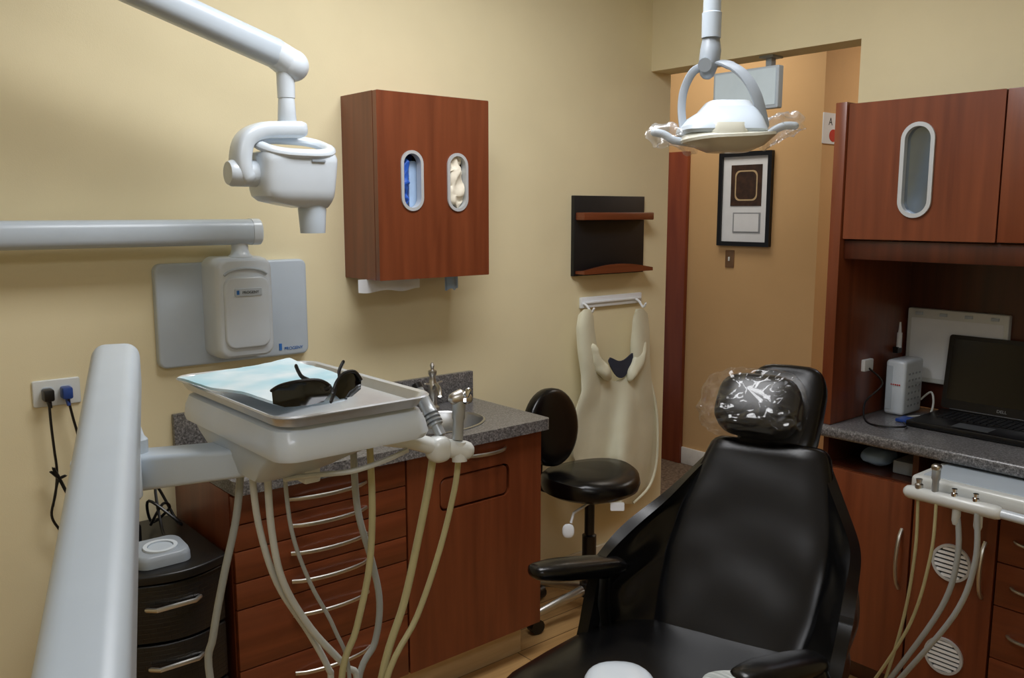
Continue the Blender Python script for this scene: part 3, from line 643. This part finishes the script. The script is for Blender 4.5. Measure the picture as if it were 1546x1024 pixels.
def lring(q, a, b, d_, sq=.6, n=36, dt=0, tilt=0):
    c = L((a+b)/2, q, dt); hw = (b-a)/2*TL/FPX; Fh = Vector((F.x, F.y, 0)).normalized()
    return [c+R*(hw*math.copysign(abs(cos(k))**sq, cos(k)))+Fh*(d_*math.copysign(abs(sin(k))**sq, sin(k)))+Z*(tilt*cos(k)) for k in [2*pi*i/n for i in range(n)]]
hd = build(MB().loft([lring(163, 1066, 1133, .05, .35), lring(165, 1062, 1137, .055, .35), lring(180, 1038, 1144, .08, .35), lring(193, 1027, 1148, .098, .4), lring(199, 1026, 1150, .102, .4), lring(204, 1030, 1148, .098, .4)]), 'lamp_head', 'pgrey', t, ang=18)
build(MB().loft([lring(153, 1072, 1126, .035, .4), lring(155, 1067, 1131, .04, .4), lring(168, 1056, 1139, .054, .4), lring(172, 1055, 1139, .052, .4)]), 'top_cover', 'white', hd, ang=18)
build(MB().loft([lring(190, 1058, 1116, .100, .4), lring(203, 1056, 1120, .108, .4), lring(211, 1060, 1116, .106, .4)]), 'filter_window', 'lampshield', hd)
build(MB().loft([lring(203, 1032, 1150, .094, .55), lring(207, 1027, 1164, .102, .55, dt=-.01, tilt=.010), lring(211, 1029, 1165, .102, .55, dt=-.01, tilt=.010), lring(221, 1050, 1148, .084, .6), lring(230, 1068, 1128, .05, .7)]), 'lamp_shield', 'lampshield', t, ang=30)
build(MB().tube(cr([L(1036, 214), L(1018, 212), L(1002, 203), L(988, 200)], 4), .010, 12, rnd=True), 'handle', 'pgrey', t)
build(MB().tube(cr([L(1156, 206), L(1170, 196), L(1185, 190), L(1200, 190)], 4), .010, 12, rnd=True), 'handle', 'pgrey', t)
def ridge(p): return 1-2*abs(noise.noise(p))
def cover(pts, rs, label):
    mb = MB(); pp = cr([L(*p) for p in pts], 12); n = len(pp)
    rad = [lerp_list([(i/(len(rs)-1), r_) for i, r_ in enumerate(rs)], k/(n-1)) for k in range(n)]
    mb.tube(pp, rad, 36, cap=False)
    for v in mb.bm.verts: v.co += noise.noise_vector(v.co*24)*.022+Vector((0, 0, 1))*(.007*ridge(v.co*50))+R*(.006*ridge(v.co*65))
    build(mb, 'plastic_handle_cover', 'film2', label=label, cat='plastic cover', ang=60)
cover([(1052, 222), (1026, 216), (1002, 206), (977, 195)], [.018, .027, .029, .012], 'clear plastic cover crumpled over the left handle of the dental light')
cover([(1140, 216), (1162, 200), (1184, 189), (1210, 190)], [.018, .032, .036, .014], 'clear plastic cover crumpled over the right handle of the dental light')

# monitor
mx = 2.85
m0, m1 = PX(1077, 112, mx), PX(1176, 97, mx); mz0 = PX(1176, 162, mx).z; mz1 = m1.z; my = (m0.y+m1.y)/2; mw_ = m0.y-m1.y
t = thing('monitor', 'small flat monitor with pale lit screen hanging below the doorway header', 'monitor', (mx, my, mz0))
build(MB().prism(rr(mw_, mz1-mz0, .006), (mx+.03, my, (mz0+mz1)/2), Y, Z, -X, .028, .004), 'case', 'pgrey', t)
build(MB().prism(rr(mw_-.022, mz1-mz0-.022, .003), (mx+.003, my, (mz0+mz1)/2+.002), Y, Z, -X, .004), 'screen', 'screen', t)
build(MB().box(mx+.028, 3.03, my-.012, my+.012, mz1-.075, mz1-.05).box(3.0, 3.03, my-.012, my+.012, mz1-.06, 2.135).box(2.98, 3.05, my-.03, my+.03, 2.132, 2.1405), 'bracket', 'grey', t)

# ------------------------------------------------------------------ corridor things
a, b = PX(1090, 232, XC), PX(1170, 226, XC); zt = (a.z+b.z)/2; zb = PX(1130, 372, XC).z; yc = (a.y+b.y)/2; fw, fh = a.y-b.y, zt-zb
t = thing('picture_frame', 'black framed certificate with pale mat on the corridor wall', 'picture', (XC, yc, zb))
zc = (zt+zb)/2
build(MB().ring(rr(fw, fh, .003, 2), rr(fw-.05, fh-.05, .002, 2), (XC, yc, zc), Y, Z, -X, .025), 'frame', 'black', t)
mt = build(MB().box(XC-.012, XC-.001, yc-fw/2+.02, yc+fw/2-.02, zb+.02, zt-.02), 'mat', 'paper', t)
def pr(pa_, pb_, m, nm):
    a_, b_ = PX(*pa_, XC), PX(*pb_, XC)
    return build(MB().box(XC-.015, XC-.012, b_.y, a_.y, b_.z, a_.z), nm, m, mt)
pr((1107, 250), (1151, 311), 'brown', 'print'); pr((1109, 321), (1149, 352), 'tip', 'border'); 
a_, b_ = PX(1111, 323, XC), PX(1147, 350, XC); build(MB().box(XC-.017, XC-.015, b_.y, a_.y, b_.z, a_.z), 'print', 'paper', mt)
a_, b_ = PX(1113, 258, XC), PX(1145, 303, XC); build(MB().ring(rr(a_.y-b_.y, a_.z-b_.z, .03), rr(a_.y-b_.y-.015, a_.z-b_.z-.015, .03), (XC-.015, (a_.y+b_.y)/2, (a_.z+b_.z)/2), Y, Z, -X, .001), 'print_border', 'toe', mt)
s_ = PX(1102, 391, XC)
t = thing('light_switch', 'bronze light switch plate below the framed certificate', 'light switch', s_)
build(MB().prism(rr(.06, .1, .004), (XC, s_.y, s_.z), Y, Z, -X, .005, .002), 'plate', 'bronze', t)
build(MB().box(XC-.012, XC-.005, s_.y-.006, s_.y+.006, s_.z-.012, s_.z+.012, .002), 'toggle', 'cream', t)
sl = PY(1242, 193, 2.498); st_, sb_ = PY(1248, 170, 2.498), PY(1248, 217, 2.498)
t = thing('wall_sign', 'white sign with a black letter and red disc at the corridor corner', 'sign', (sl.x+.15, 2.5, sb_.z))
build(MB().prism(rr(.30, st_.z-sb_.z, .004), (sl.x+.15, 2.5, (st_.z+sb_.z)/2), X, Z, -Y, .006), 'board', 'paper', t)
pa_ = PY(1254, 189, 2.4935); text('A', .055, (pa_.x, 2.4935, pa_.z), X, Z, 'ink', t)
pa_ = PY(1258, 205, 2.494); build(MB().prism(ell(.04, .032), (pa_.x, 2.494, pa_.z), X, Z, -Y, .001), 'red_disc', 'red', t)

# ------------------------------------------------------------------ right hutch
HF = 2.60; HB = 3.10
t = thing('hutch_frame', 'dark cherry hutch frame of side panels and back above the right counter', 'hutch', (2.85, 1.0, .86))
build(MB().box(HF-.01, HB, 1.452, 1.49, .861, 1.885, .002), 'side_panel', 'cherry', t)
build(MB().box(HF-.01, HB, .49, .528, .861, 1.885, .002), 'side_panel', 'cherry', t)
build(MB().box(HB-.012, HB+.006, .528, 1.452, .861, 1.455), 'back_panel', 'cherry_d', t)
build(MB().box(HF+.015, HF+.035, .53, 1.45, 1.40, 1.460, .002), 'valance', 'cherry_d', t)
t = thing('upper_cabinet', 'cherry upper cabinet with a tall oval window in its door', 'cabinet', (2.85, 1.0, 1.463))
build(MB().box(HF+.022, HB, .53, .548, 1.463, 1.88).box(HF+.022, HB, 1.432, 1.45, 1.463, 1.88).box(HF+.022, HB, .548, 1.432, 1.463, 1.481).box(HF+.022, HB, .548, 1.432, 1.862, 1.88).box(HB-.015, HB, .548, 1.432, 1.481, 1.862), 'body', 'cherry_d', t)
oc_ = PX(1384, 257, HF); dcy = (1.45+.995)/2; dcz = (1.463+1.88)/2
d_ = build(MB().prism(rr(1.449-.9955, .415, .003, 2), (HF+.021, dcy, dcz), Y, Z, -X, .021, holes=[rr(.082, .26, .041, 8, oc_.y-dcy, oc_.z-dcz)]), 'door', 'cherry', t)
build(MB().ring(rr(.1, .278, .05, 8), rr(.076, .254, .038, 8), (HF+.012, oc_.y, oc_.z), Y, Z, -X, .019), 'oval_rim', 'rim', d_)
build(MB().prism(rr(.08, .258, .04, 8), (HF+.016, oc_.y, oc_.z), Y, Z, -X, .004), 'window_glass', 'glass', d_)
build(MB().box(HF, HF+.021, .531, .992, 1.464, 1.879, .002), 'door', 'cherry', t)
t = thing('countertop', 'grey granite counter under the laptop with rounded front edge', 'countertop', (2.85, 1.0, .82))
build(MB().box(HF-.03, HB, .49, 1.50, .822, .860, .012, 3), 'slab', 'granite', t)
# base units
t = thing('base_cabinet', 'cherry base cabinet with an open slot above a plain door', 'cabinet', (2.85, 1.33, 0))
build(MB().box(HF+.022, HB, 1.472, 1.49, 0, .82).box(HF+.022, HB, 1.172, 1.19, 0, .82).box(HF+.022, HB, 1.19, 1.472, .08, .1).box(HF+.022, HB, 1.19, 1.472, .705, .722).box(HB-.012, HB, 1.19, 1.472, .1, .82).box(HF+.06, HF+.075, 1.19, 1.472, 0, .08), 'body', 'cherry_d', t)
d_ = build(MB().box(HF, HF+.021, 1.174, 1.489, .085, .718, .002), 'door', 'cherry', t)
a_, b_ = PX(1348, 795, HF), PX(1345, 885, HF)
build(MB().tube(bow((HF+.001, 1.20, a_.z), (HF+.001, 1.20, b_.z), -X, .03), .006, 8), 'handle', 'nickel', d_)
t = thing('base_cabinet', 'cherry base cabinet with two round louvred vents in its door', 'cabinet', (2.85, 1.05, 0))
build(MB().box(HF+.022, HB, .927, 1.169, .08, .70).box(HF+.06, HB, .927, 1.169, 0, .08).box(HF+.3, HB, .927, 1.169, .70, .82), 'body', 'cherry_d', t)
v1, v2 = PX(1437, 850, HF), PX(1425, 990, HF); dcy = (.928+1.168)/2; dcz = (.085+.718)/2
d_ = build(MB().prism(rr(.238, .633, .003, 2), (HF+.021, dcy, dcz), Y, Z, -X, .021), 'door', 'cherry', t)
for v in (v1, v2):
    vv = build(MB().ring(ell(.057, .057, 32), ell(.049, .049, 32), (HF+.0, v.y, v.z), Y, Z, -X, .008), 'vent_ring', 'rim', d_)
    build(MB().prism(ell(.05, .05), (HF+.001, v.y, v.z), Y, Z, -X, .0025), 'vent_back', 'black', vv)
    mb = MB()
    for k in range(-3, 4):
        hw = math.sqrt(max(.0, .049**2-(k*.0138)**2))
        if hw > .01: mb.box(HF-.007, HF-.001, v.y-hw, v.y+hw, v.z+k*.0138-.0038, v.z+k*.0138+.0038)
    build(mb, 'louvre', 'slat', vv)
a_, b_ = PX(1492, 820, HF), PX(1487, 905, HF)
build(MB().tube(bow((HF+.001, .957, a_.z), (HF+.001, .957, b_.z), -X, .03), .006, 8), 'handle', 'nickel', d_)
t = thing('base_cabinet', 'cherry drawer unit at the right edge with short bow handles', 'cabinet', (2.85, .7, 0))
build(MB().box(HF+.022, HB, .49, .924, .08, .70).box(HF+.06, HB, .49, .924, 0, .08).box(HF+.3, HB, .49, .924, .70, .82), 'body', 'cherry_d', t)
for a, b in ((.56, .70), (.43, .557), (.27, .427), (.085, .267)):
    dw = build(MB().box(HF, HF+.021, .492, .922, a, b, .002), 'drawer', 'cherry_h', t)
    zz = (a+b)/2
    build(MB().tube(bow((HF+.001, .78, zz), (HF+.001, .88, zz), -X, .025), .005, 8), 'handle', 'nickel', dw)
# things in the slot
build(MB().sell((2.75, 1.36, .749), (.06, .05, .024), .7, .7, crump=.006, cs=30), 'tissue_pack', 'bluebox', label='pale blue tissue pack in the dark slot under the counter', cat='tissue pack')
build(MB().box(2.68, 2.80, 1.21, 1.28, .723, .765, .004), 'small_box', 'grey', label='small grey box in the slot under the counter', cat='box')
# things in niche
a_, b_ = PX(1352, 462, 3.075), PX(1527, 468, 3.075); zb = PX(1400, 577, 3.075).z; yl, yr_ = min(a_.y, 1.445), b_.y
t = thing('light_box', 'white film viewing panel mounted at the back of the hutch niche', 'light box', (3.085, (yl+yr_)/2, zb))
build(MB().prism(rr(yl-yr_, a_.z-zb, .006), (3.0875, (yl+yr_)/2, (a_.z+zb)/2), Y, Z, -X, .022, .004), 'case', 'cream', t)
build(MB().prism(rr(yl-yr_-.03, a_.z-zb-.05, .004), (3.067, (yl+yr_)/2, (a_.z+zb)/2-.008), Y, Z, -X, .003), 'panel', 'paper', t)
for k in range(4): build(MB().box(3.058, 3.066, yr_+(yl-yr_)*(k+.5)/4-.012, yr_+(yl-yr_)*(k+.5)/4+.012, a_.z-.022, a_.z-.012, .001), 'film_clip', 'pgrey', t)
# router
t = thing('network_box', 'white upright network box with small red lettering beside the laptop', 'router', (2.95, 1.39, .86))
build(MB().box(2.885, 3.02, 1.355, 1.425, .861, 1.05, .012, 3), 'case', 'white', t)
build(MB().box(2.883, 2.886, 1.398, 1.418, .88, 1.03), 'front_strip', 'pgrey', t)
for k in range(5): build(MB().box(2.881, 2.886, 1.370+k*.007, 1.3735+k*.007, .965, .969), 'red_lettering', 'red', t)  # row of small red blocks standing in for printed lettering
mb = MB()
for i in range(4):
    for j in range(6): mb.box(2.91+i*.024, 2.922+i*.024, 1.3535, 1.3555, .89+j*.022, .896+j*.022)
build(mb, 'air_slot', 'grey', t)
# laptop
ly0, ly1 = .90, 1.288; lx0, lx1 = 2.765, 3.03
t = thing('laptop', 'open black laptop on the granite counter', 'laptop', ((lx0+lx1)/2, (ly0+ly1)/2, .861))
lb = build(MB().box(lx0, lx1, ly0, ly1, .862, .882, .005), 'base', 'black', t)
mb = MB()
for i in range(6):
    for j in range(15):
        mb.box(lx0+.115+i*.02, lx0+.131+i*.02, ly0+.05+j*.0195, ly0+.0655+j*.0195, .8815, .885)
build(mb, 'keyboard', 'blackm', lb); build(MB().box(lx0+.02, lx0+.085, (ly0+ly1)/2-.05, (ly0+ly1)/2+.06, .8815, .8828), 'touchpad', 'seam', lb)
dz = Vector((.14, 0, .99)).normalized(); nn = Vector((-.99, 0, .14)).normalized()
hO = Vector((lx1-.014, (ly0+ly1)/2, .886))
ls = build(MB().prism(rr(ly1-ly0, .25, .01), hO+dz*.127, -Y, dz, -nn, .010), 'screen_lid', 'black', t)
build(MB().prism(rr(ly1-ly0-.03, .205, .002), hO+dz*.135, -Y, dz, nn, .001), 'display', 'dscreen', ls)
text('DELL', .014, hO+dz*.012+nn*.001, -Y, dz, 'tip', ls)
build(MB().tube([(lx1-.008, ly0+.03, .884), (lx1-.008, ly1-.03, .884)], .008, 10), 'hinge', 'black', t)
# wand + outlet + cables in niche
t = thing('cable_wand', 'thin white and black stick standing upright in the niche corner', 'stick', (2.99, 1.442, 1.06))
wx, wy = 3.0, 1.438
build(MB().tube([(wx, wy, PX(1335, 522, wx).z), (wx, wy, PX(1335, 500, wx).z)], .009, 10).tube([(wx, wy, PX(1335, 500, wx).z), (wx, wy, PX(1335, 484, wx).z)], [.006, .003], 10), 'stick', 'paper', t)
build(MB().box(wx-.015, wx+.015, wy-.004, 1.452, PX(1335, 530, wx).z, PX(1335, 521, wx).z), 'clip', 'black', t)
op = PY(1308, 551, 1.45)
t = thing('cable_outlet', 'white cable outlet on the inner side panel of the niche', 'outlet', op)
build(MB().prism(rr(.06, .04, .004), (op.x, 1.452, op.z), X, Z, -Y, .012, .003), 'plate', 'paper', t)
build(MB().tube(cr([(op.x, 1.44, op.z-.01), (op.x+.02, 1.40, op.z-.06), (op.x-.03, 1.43, op.z-.12), (2.72, 1.40, .866), (2.68, 1.33, .866), (2.72, 1.27, .868), (2.78, 1.30, .867)], 6), .0032, 8), 'data_cable', 'black', label='black data cable trailing across the granite beside the laptop', cat='cable')
build(MB().box(2.80, 2.86, 1.30, 1.34, .861, .872, .003), 'small_hub', 'bluep', label='small blue plastic hub on the counter beside the laptop', cat='hub')
build(MB().tube(cr([(3.02, 1.36, .90), (3.03, 1.33, .93), (3.01, 1.31, .90), (2.96, 1.30, .867), (2.90, 1.32, .866), (2.86, 1.33, .868)], 6), .0035, 8), 'data_cable', 'hose_w', label='pale data cable behind the white network box', cat='cable')
build(MB().tube(cr([(2.70, .86, 1.455), (2.69, .88, 1.38), (2.70, .92, 1.35), (2.71, .95, 1.39), (2.73, .94, 1.42), (2.80, .90, 1.36), (2.88, .93, 1.30), (2.95, .90, 1.22), (3.0, .86, 1.27), (3.03, .84, 1.18), (3.07, .82, 1.05)], 6), .004, 8), 'hanging_cable', 'black', label='black cables hanging from the underside of the upper cabinet', cat='cable')

# ------------------------------------------------------------------ assistant unit
t = thing('assistant_instrument_unit', 'white slide-out assistant instrument unit under the right counter', 'instrument unit', (2.55, .83, .76))
build(MB().box(2.415, 2.86, .52, 1.10, .765, .812, .012, 3), 'case', 'cream', t)
build(MB().box(2.44, 2.80, .55, 1.075, .811, .815, .002), 'top_pad', 'pgrey', t)
b0, b1 = PX(1374, 748, 2.37), PX(1505, 768, 2.37); hz = (b0.z+b1.z)/2
build(MB().tube([(2.37, b0.y, hz), (2.37, b1.y, hz)], .019, 16, rnd=True), 'holder_bar', 'cream', t)
build(MB().tube([(2.37, b1.y, hz), (2.37, b1.y-.12, hz-.003)], .013, 12), 'holder_end', 'white', t)
build(MB().box(2.37, 2.44, b0.y-.14, b0.y-.06, hz-.008, .775, .003), 'bracket', 'grey', t)
for p, r_, h_, m in ((1386, .011, .03, 'nickel'), (1440, .009, .025, 'chrome'), (1473, .009, .025, 'chrome')):
    q = PX(p, 755, 2.37)
    build(MB().lathe([(r_, 0), (r_, h_*.5), (r_*.6, h_*.6), (r_*.8, h_)], (2.37, q.y, hz+.012), seg=14), 'valve_knob', m, t)
q = PX(1411, 750, 2.37)
tt = thing('air_water_syringe', 'silver air water syringe standing in the white bar below the right counter', 'syringe', (2.37, q.y, hz))
build(MB().lathe([(.009, -.005), (.009, .03), (.0115, .035), (.0115, .06), (.008, .066)], (2.37, q.y, hz+.018), seg=14), 'barrel', 'hand', tt)
build(MB().sell((2.37, q.y, hz+.085), (.013, .013, .01), .8, .8), 'head', 'nickel', tt)
hs = [([(1385, 765), (1382, 830), (1365, 930), (1335, 1030)], 2.37, .0045, 'hose_y'), ([(1413, 768), (1405, 840), (1375, 940), (1318, 1030)], 2.36, .0045, 'hose_y'),
      ([(1444, 775), (1446, 840), (1420, 920), (1340, 1030)], 2.37, .0075, 'hose_g'), ([(1475, 780), (1472, 850), (1440, 930), (1350, 1035)], 2.36, .0075, 'hose_g')]
for i, (pp, xp, rad, m) in enumerate(hs):
    pts = [PX(p, q, xp) for p, q in pp]; e = pts[-1]
    pts[0].z = hz-.012
    pts += [Vector((2.42, e.y+.05, max(e.z-.15, .12))), Vector((2.47, e.y+.04, .02))]
    build(MB().tube(cr(pts, 7), rad, 10), 'hose', m, t)
    if i > 1: build(MB().lathe([(.011, 0), (.011, -.035), (.008, -.045)], (2.37, pts[0].y, hz-.015), seg=12), 'hose_fitting', 'hose_w', t)

# ------------------------------------------------------------------ stool
sc_ = Vector((2.29, 2.245, 0))
t = thing('operator_stool', 'black round operator stool with oval backrest beside the sink cabinet', 'stool', sc_)
mb = MB(); rings = []
for r_, z in ((.10, .505), (.165, .508), (.185, .52), (.192, .545), (.187, .568), (.17, .582), (.11, .588), (.02, .587)):
    rings.append([Vector((sc_.x+r_*cos(k), sc_.y+r_*sin(k)*.97, z+.012*cos(2*k)*(r_/.19)**2*(1 if z > .53 else 0))) for k in [2*pi*i/36 for i in range(36)]])
build(mb.loft(rings), 'seat', 'vinyl', t)
build(MB().lathe([(.06, .47), (.075, .478), (.075, .506)], sc_), 'seat_plate', 'black', t)
build(MB().lathe([(.035, .09), (.035, .14), (.027, .145), (.027, .33), (.019, .335), (.019, .475)], sc_), 'gas_column', 'black', t)
bcn = PT(832, 645, 3.30); nb = Vector((.12, -.97, .12)).normalized(); lb_ = nb.cross(Z).normalized(); ub = lb_.cross(nb)
build(MB().sell(bcn, (.142, .148, .034), .5, 1, ax=(lb_, ub, nb), nu=40), 'backrest', 'vinyl', t)
bk = bcn-nb*.03
build(MB().tube(cr([sc_+Vector((-.02, .01, .49)), Vector((bk.x+.02, bk.y+.02, .485)), Vector((bk.x, bk.y+.03, .53)), Vector((bk.x, bk.y+.012, bk.z))], 5), .010, 10, flat=1.6), 'back_support', 'black', t)
lv = PT(858, 802, 3.18)
build(MB().tube([sc_+Vector((-.03, -.04, .48)), PT(866, 775, 3.19), PT(862, 790, 3.18)], .005, 8).sell(lv, (.022, .008, .026), .8, .8, ax=(R, F, U)), 'height_lever', 'paper', t)
lt = PT(932, 765, 3.15)
build(MB().prism(rr(.05, .03, .004), lt, R, U, -F, .003), 'hang_tag', 'paper', t)
for k in range(5):
    a = radians(72*k+100); dv = Vector((cos(a), sin(a), 0))
    lg = build(MB().tube([sc_+dv*.02+Z*.115, sc_+dv*.13+Z*.095, sc_+dv*.25+Z*.07], [.022, .018, .014], 10, flat=.8, rnd=True), 'leg', 'nickel', t)
    build(MB().tube([sc_+dv*.24+Z*.08, sc_+dv*.24+Z*.05], .008, 8).tube([sc_+dv*.245+Z*.028-dv.cross(Z)*.02, sc_+dv*.245+Z*.028+dv.cross(Z)*.02], .028, 14), 'caster', 'black', lg)

# ------------------------------------------------------------------ dental chair
CM = Matrix.Translation((1.60, 1.12, 0)) @ Matrix.Rotation(radians(198), 4, 'Z')
t = thing('dental_chair', 'black vinyl reclining dental chair with armrests', 'dental chair', (1.60, 1.12, 0))
def B(s): 
    return Vector((.03-.33*s-.02*sin(pi*s), 0, .54+.435*s))
Bd = (B(1)-B(0)).normalized(); Bn = Vector((Bd.z, 0, -Bd.x))
WT = [(0, .172), (.2, .190), (.4, .197), (.6, .190), (.8, .170), (.92, .154), (1, .142)]
def backring(s, k=1, kt=1):
    c = B(s); w_ = lerp_list(WT, s)*k; ring = []
    for i in range(48):
        a = 2*pi*i/48; cc_, ss = cos(a), sin(a)
        y = w_*math.copysign(abs(cc_)**.6, cc_); n_ = .045*kt*math.copysign(abs(ss)**.75, ss)
        if n_ > 0: n_ += .028*(abs(y)/.21)**2-.014+.004*noise.noise(Vector((y*9, s*5, 0)))
        ring.append(c+Y*y+Bn*n_)
    return ring
rg = [backring(0, .9, .5)]+[backring(.02+.93*i/20) for i in range(21)]+[backring(.972, .975, .88), backring(.988, .93, .68), backring(.998, .86, .4), backring(1.0, .8, .2)]
build(MB(CM).loft(rg), 'backrest', 'vinyl', t, ang=60)
build(MB(CM).loft([[p-Bn*.055 for p in backring(.05+.9*i/8, .75, .6)] for i in range(9)]), 'back_shell', 'grey', t)
for sd in (-1, 1):
    def fs(u, v, sd=sd):
        s = .90-.86*v; w_ = lerp_list(WT, s)
        p = B(s)+Y*(sd*(w_-.012))+Bn*.004
        q = Vector((.13+.12*v, sd*(.275-.012*v), .748-.20*v))
        r_ = p.lerp(q, u); r_.y += sd*.036*sin(pi*u)*(1-.3*v); r_.z -= .03*sin(pi*u)*(1-v)
        k = sin(pi*u)
        r_ += Vector((.009*sin(9*u+7*v), .007*sin(16*v+5*u), .004*sin(13*v-8*u)))*k
        return r_
    build(MB(CM).sheet(fs, 28, 24, .026), 'side_sling', 'vinyl', t, ang=60)
def arm(p0, p1, z0, z1, nm='armrest'):
    p0 = Vector((*p0, z0)); p1 = Vector((*p1, z1)); pp = [p0.lerp(p1, i/10) for i in range(11)]
    return build(MB(CM).tube(pp, [.018, .020, .021, .022, .022, .022, .022, .022, .021, .019, .016], 18, flat=1.8, up=Z, rnd=True, sq=.75), nm, 'vinyl', t)
arm((.07, -.25), (.28, -.345), .728, .765); arm((.18, .23), (.345, .135), .672, .687)
build(MB(CM).tube([(.12, -.27, .715), (.13, -.27, .62), (.12, -.25, .48)], [.026, .032, .04], 12), 'arm_post', 'vinyl', t)
build(MB(CM).tube([(.2, .23, .665), (.18, .25, .6), (.15, .25, .48)], [.026, .032, .04], 12), 'arm_post', 'vinyl', t)
# seat and leg rest
ST = [(0, .53, .22), (.08, .545, .265), (.2, .56, .285), (.35, .58, .29), (.5, .60, .29), (.62, .60, .275), (.8, .55, .25), (1.0, .50, .235), (1.2, .47, .22), (1.35, .455, .2)]
rings = []
for i in range(31):
    x = -.02+1.38*i/30; zc_ = lerp_list([(a, b) for a, b, c in ST], x); w_ = lerp_list([(a, c) for a, b, c in ST], x); ring = []
    k = 1 if 0 < i < 30 else .75
    for j in range(36):
        a = 2*pi*j/36; cc_, ss = cos(a), sin(a)
        y = w_*k*math.copysign(abs(cc_)**.5, cc_); n_ = .055*k*math.copysign(abs(ss)**.7, ss)
        if n_ > 0: n_ += .02*(abs(y)/.27)**2
        ring.append(Vector((x, y, zc_+n_)))
    rings.append(ring)
build(MB(CM).loft(rings), 'seat', 'vinyl', t)
build(MB(CM).box(-.12, .55, -.17, .17, .36, .50, .03, 3), 'seat_base', 'grey', t)
build(MB(CM).box(0, .35, -.13, .13, .06, .37, .03, 3), 'pedestal', 'white', t)
build(MB(CM).box(-.25, .75, -.2, .2, 0, .07, .025, 3), 'base_plate', 'white', t)
HC = Vector((-.332, .012, 1.047))
hr = build(MB(CM).sell(HC-Bn*.040-Y*.006+Bd*.012, (.1, .137, .040), .45, .5, ax=(Y, Bd, Bn)), 'headrest', 'vinyl', t)
PC = HC+Bn*.034-Y*.050-Bd*.006
build(MB(CM).sell(PC, (.104, .080, .048), .5, .6, ax=(Y, Bd, Bn)), 'head_pillow', 'vinyl', hr)
build(MB(CM).box(-.335, -.315, -.03, .03, .90, 1.03, .004), 'headrest_bar', 'steel', t)
mb = MB(CM)
rings = []
for i in range(65):
    v = -pi/2+.05+(pi-.1)*i/64; ring = []
    for k in range(140):
        u = 2*pi*k/140; sp_ = lambda v_, e: math.copysign(abs(v_)**e, v_)
        yy = .112*sp_(cos(v), .5)*sp_(cos(u), .6); ww = .088*sp_(cos(v), .5)*sp_(sin(u), .6); dd = .057*sp_(sin(v), .5)
        fl_ = 0
        if yy < -.07:                                   # loose open edge of the bag flares out
            f_ = (abs(yy)-.07)/.042; fl_ = f_
            yy -= .030*f_*f_; ww *= 1+.14*f_; dd *= 1-.35*f_*f_
        p = PC+Y*yy+Bd*ww+Bn*dd
        nrm = (Y*yy/.112**2+Bd*ww/.088**2+Bn*dd/.057**2).normalized()
        q = Vector((p.y*20+p.z*14, p.z*40-p.y*18, p.x*36))
        p += nrm*(.0058*ridge(q)+.0020*ridge(q*1.9+Vector((3, 1, 7))))+noise.noise_vector(p*24)*(.004+.010*fl_)
        ring.append(p)
    rings.append(ring)
build(mb.loft(rings), 'plastic_headrest_cover', 'film', label='clear plastic bag wrapped around the pillow of the black chair', cat='plastic cover', ang=55)
Fh = Vector((F.x, F.y, 0)).normalized()
wc = PT(938, 1050, 1.62)
build(MB().sell(wc, (.070, .10, .030), .7, .8, ax=(R, Fh, Z)), 'knee_rest', 'white', label='rounded white plastic rest at the bottom edge in front of the chair seat', cat='rest')
wc = PT(1134, 1054, 1.60)
build(MB().sell(wc, (.085, .075, .022), .5, .5, ax=(R, Fh, Z)), 'folded_cloth', 'stripe', label='pale grey striped cloth at the bottom edge right of the white rest', cat='cloth')

# ------------------------------------------------------------------ colour management
scene.view_settings.view_transform = 'Standard'
scene.view_settings.look = 'None'
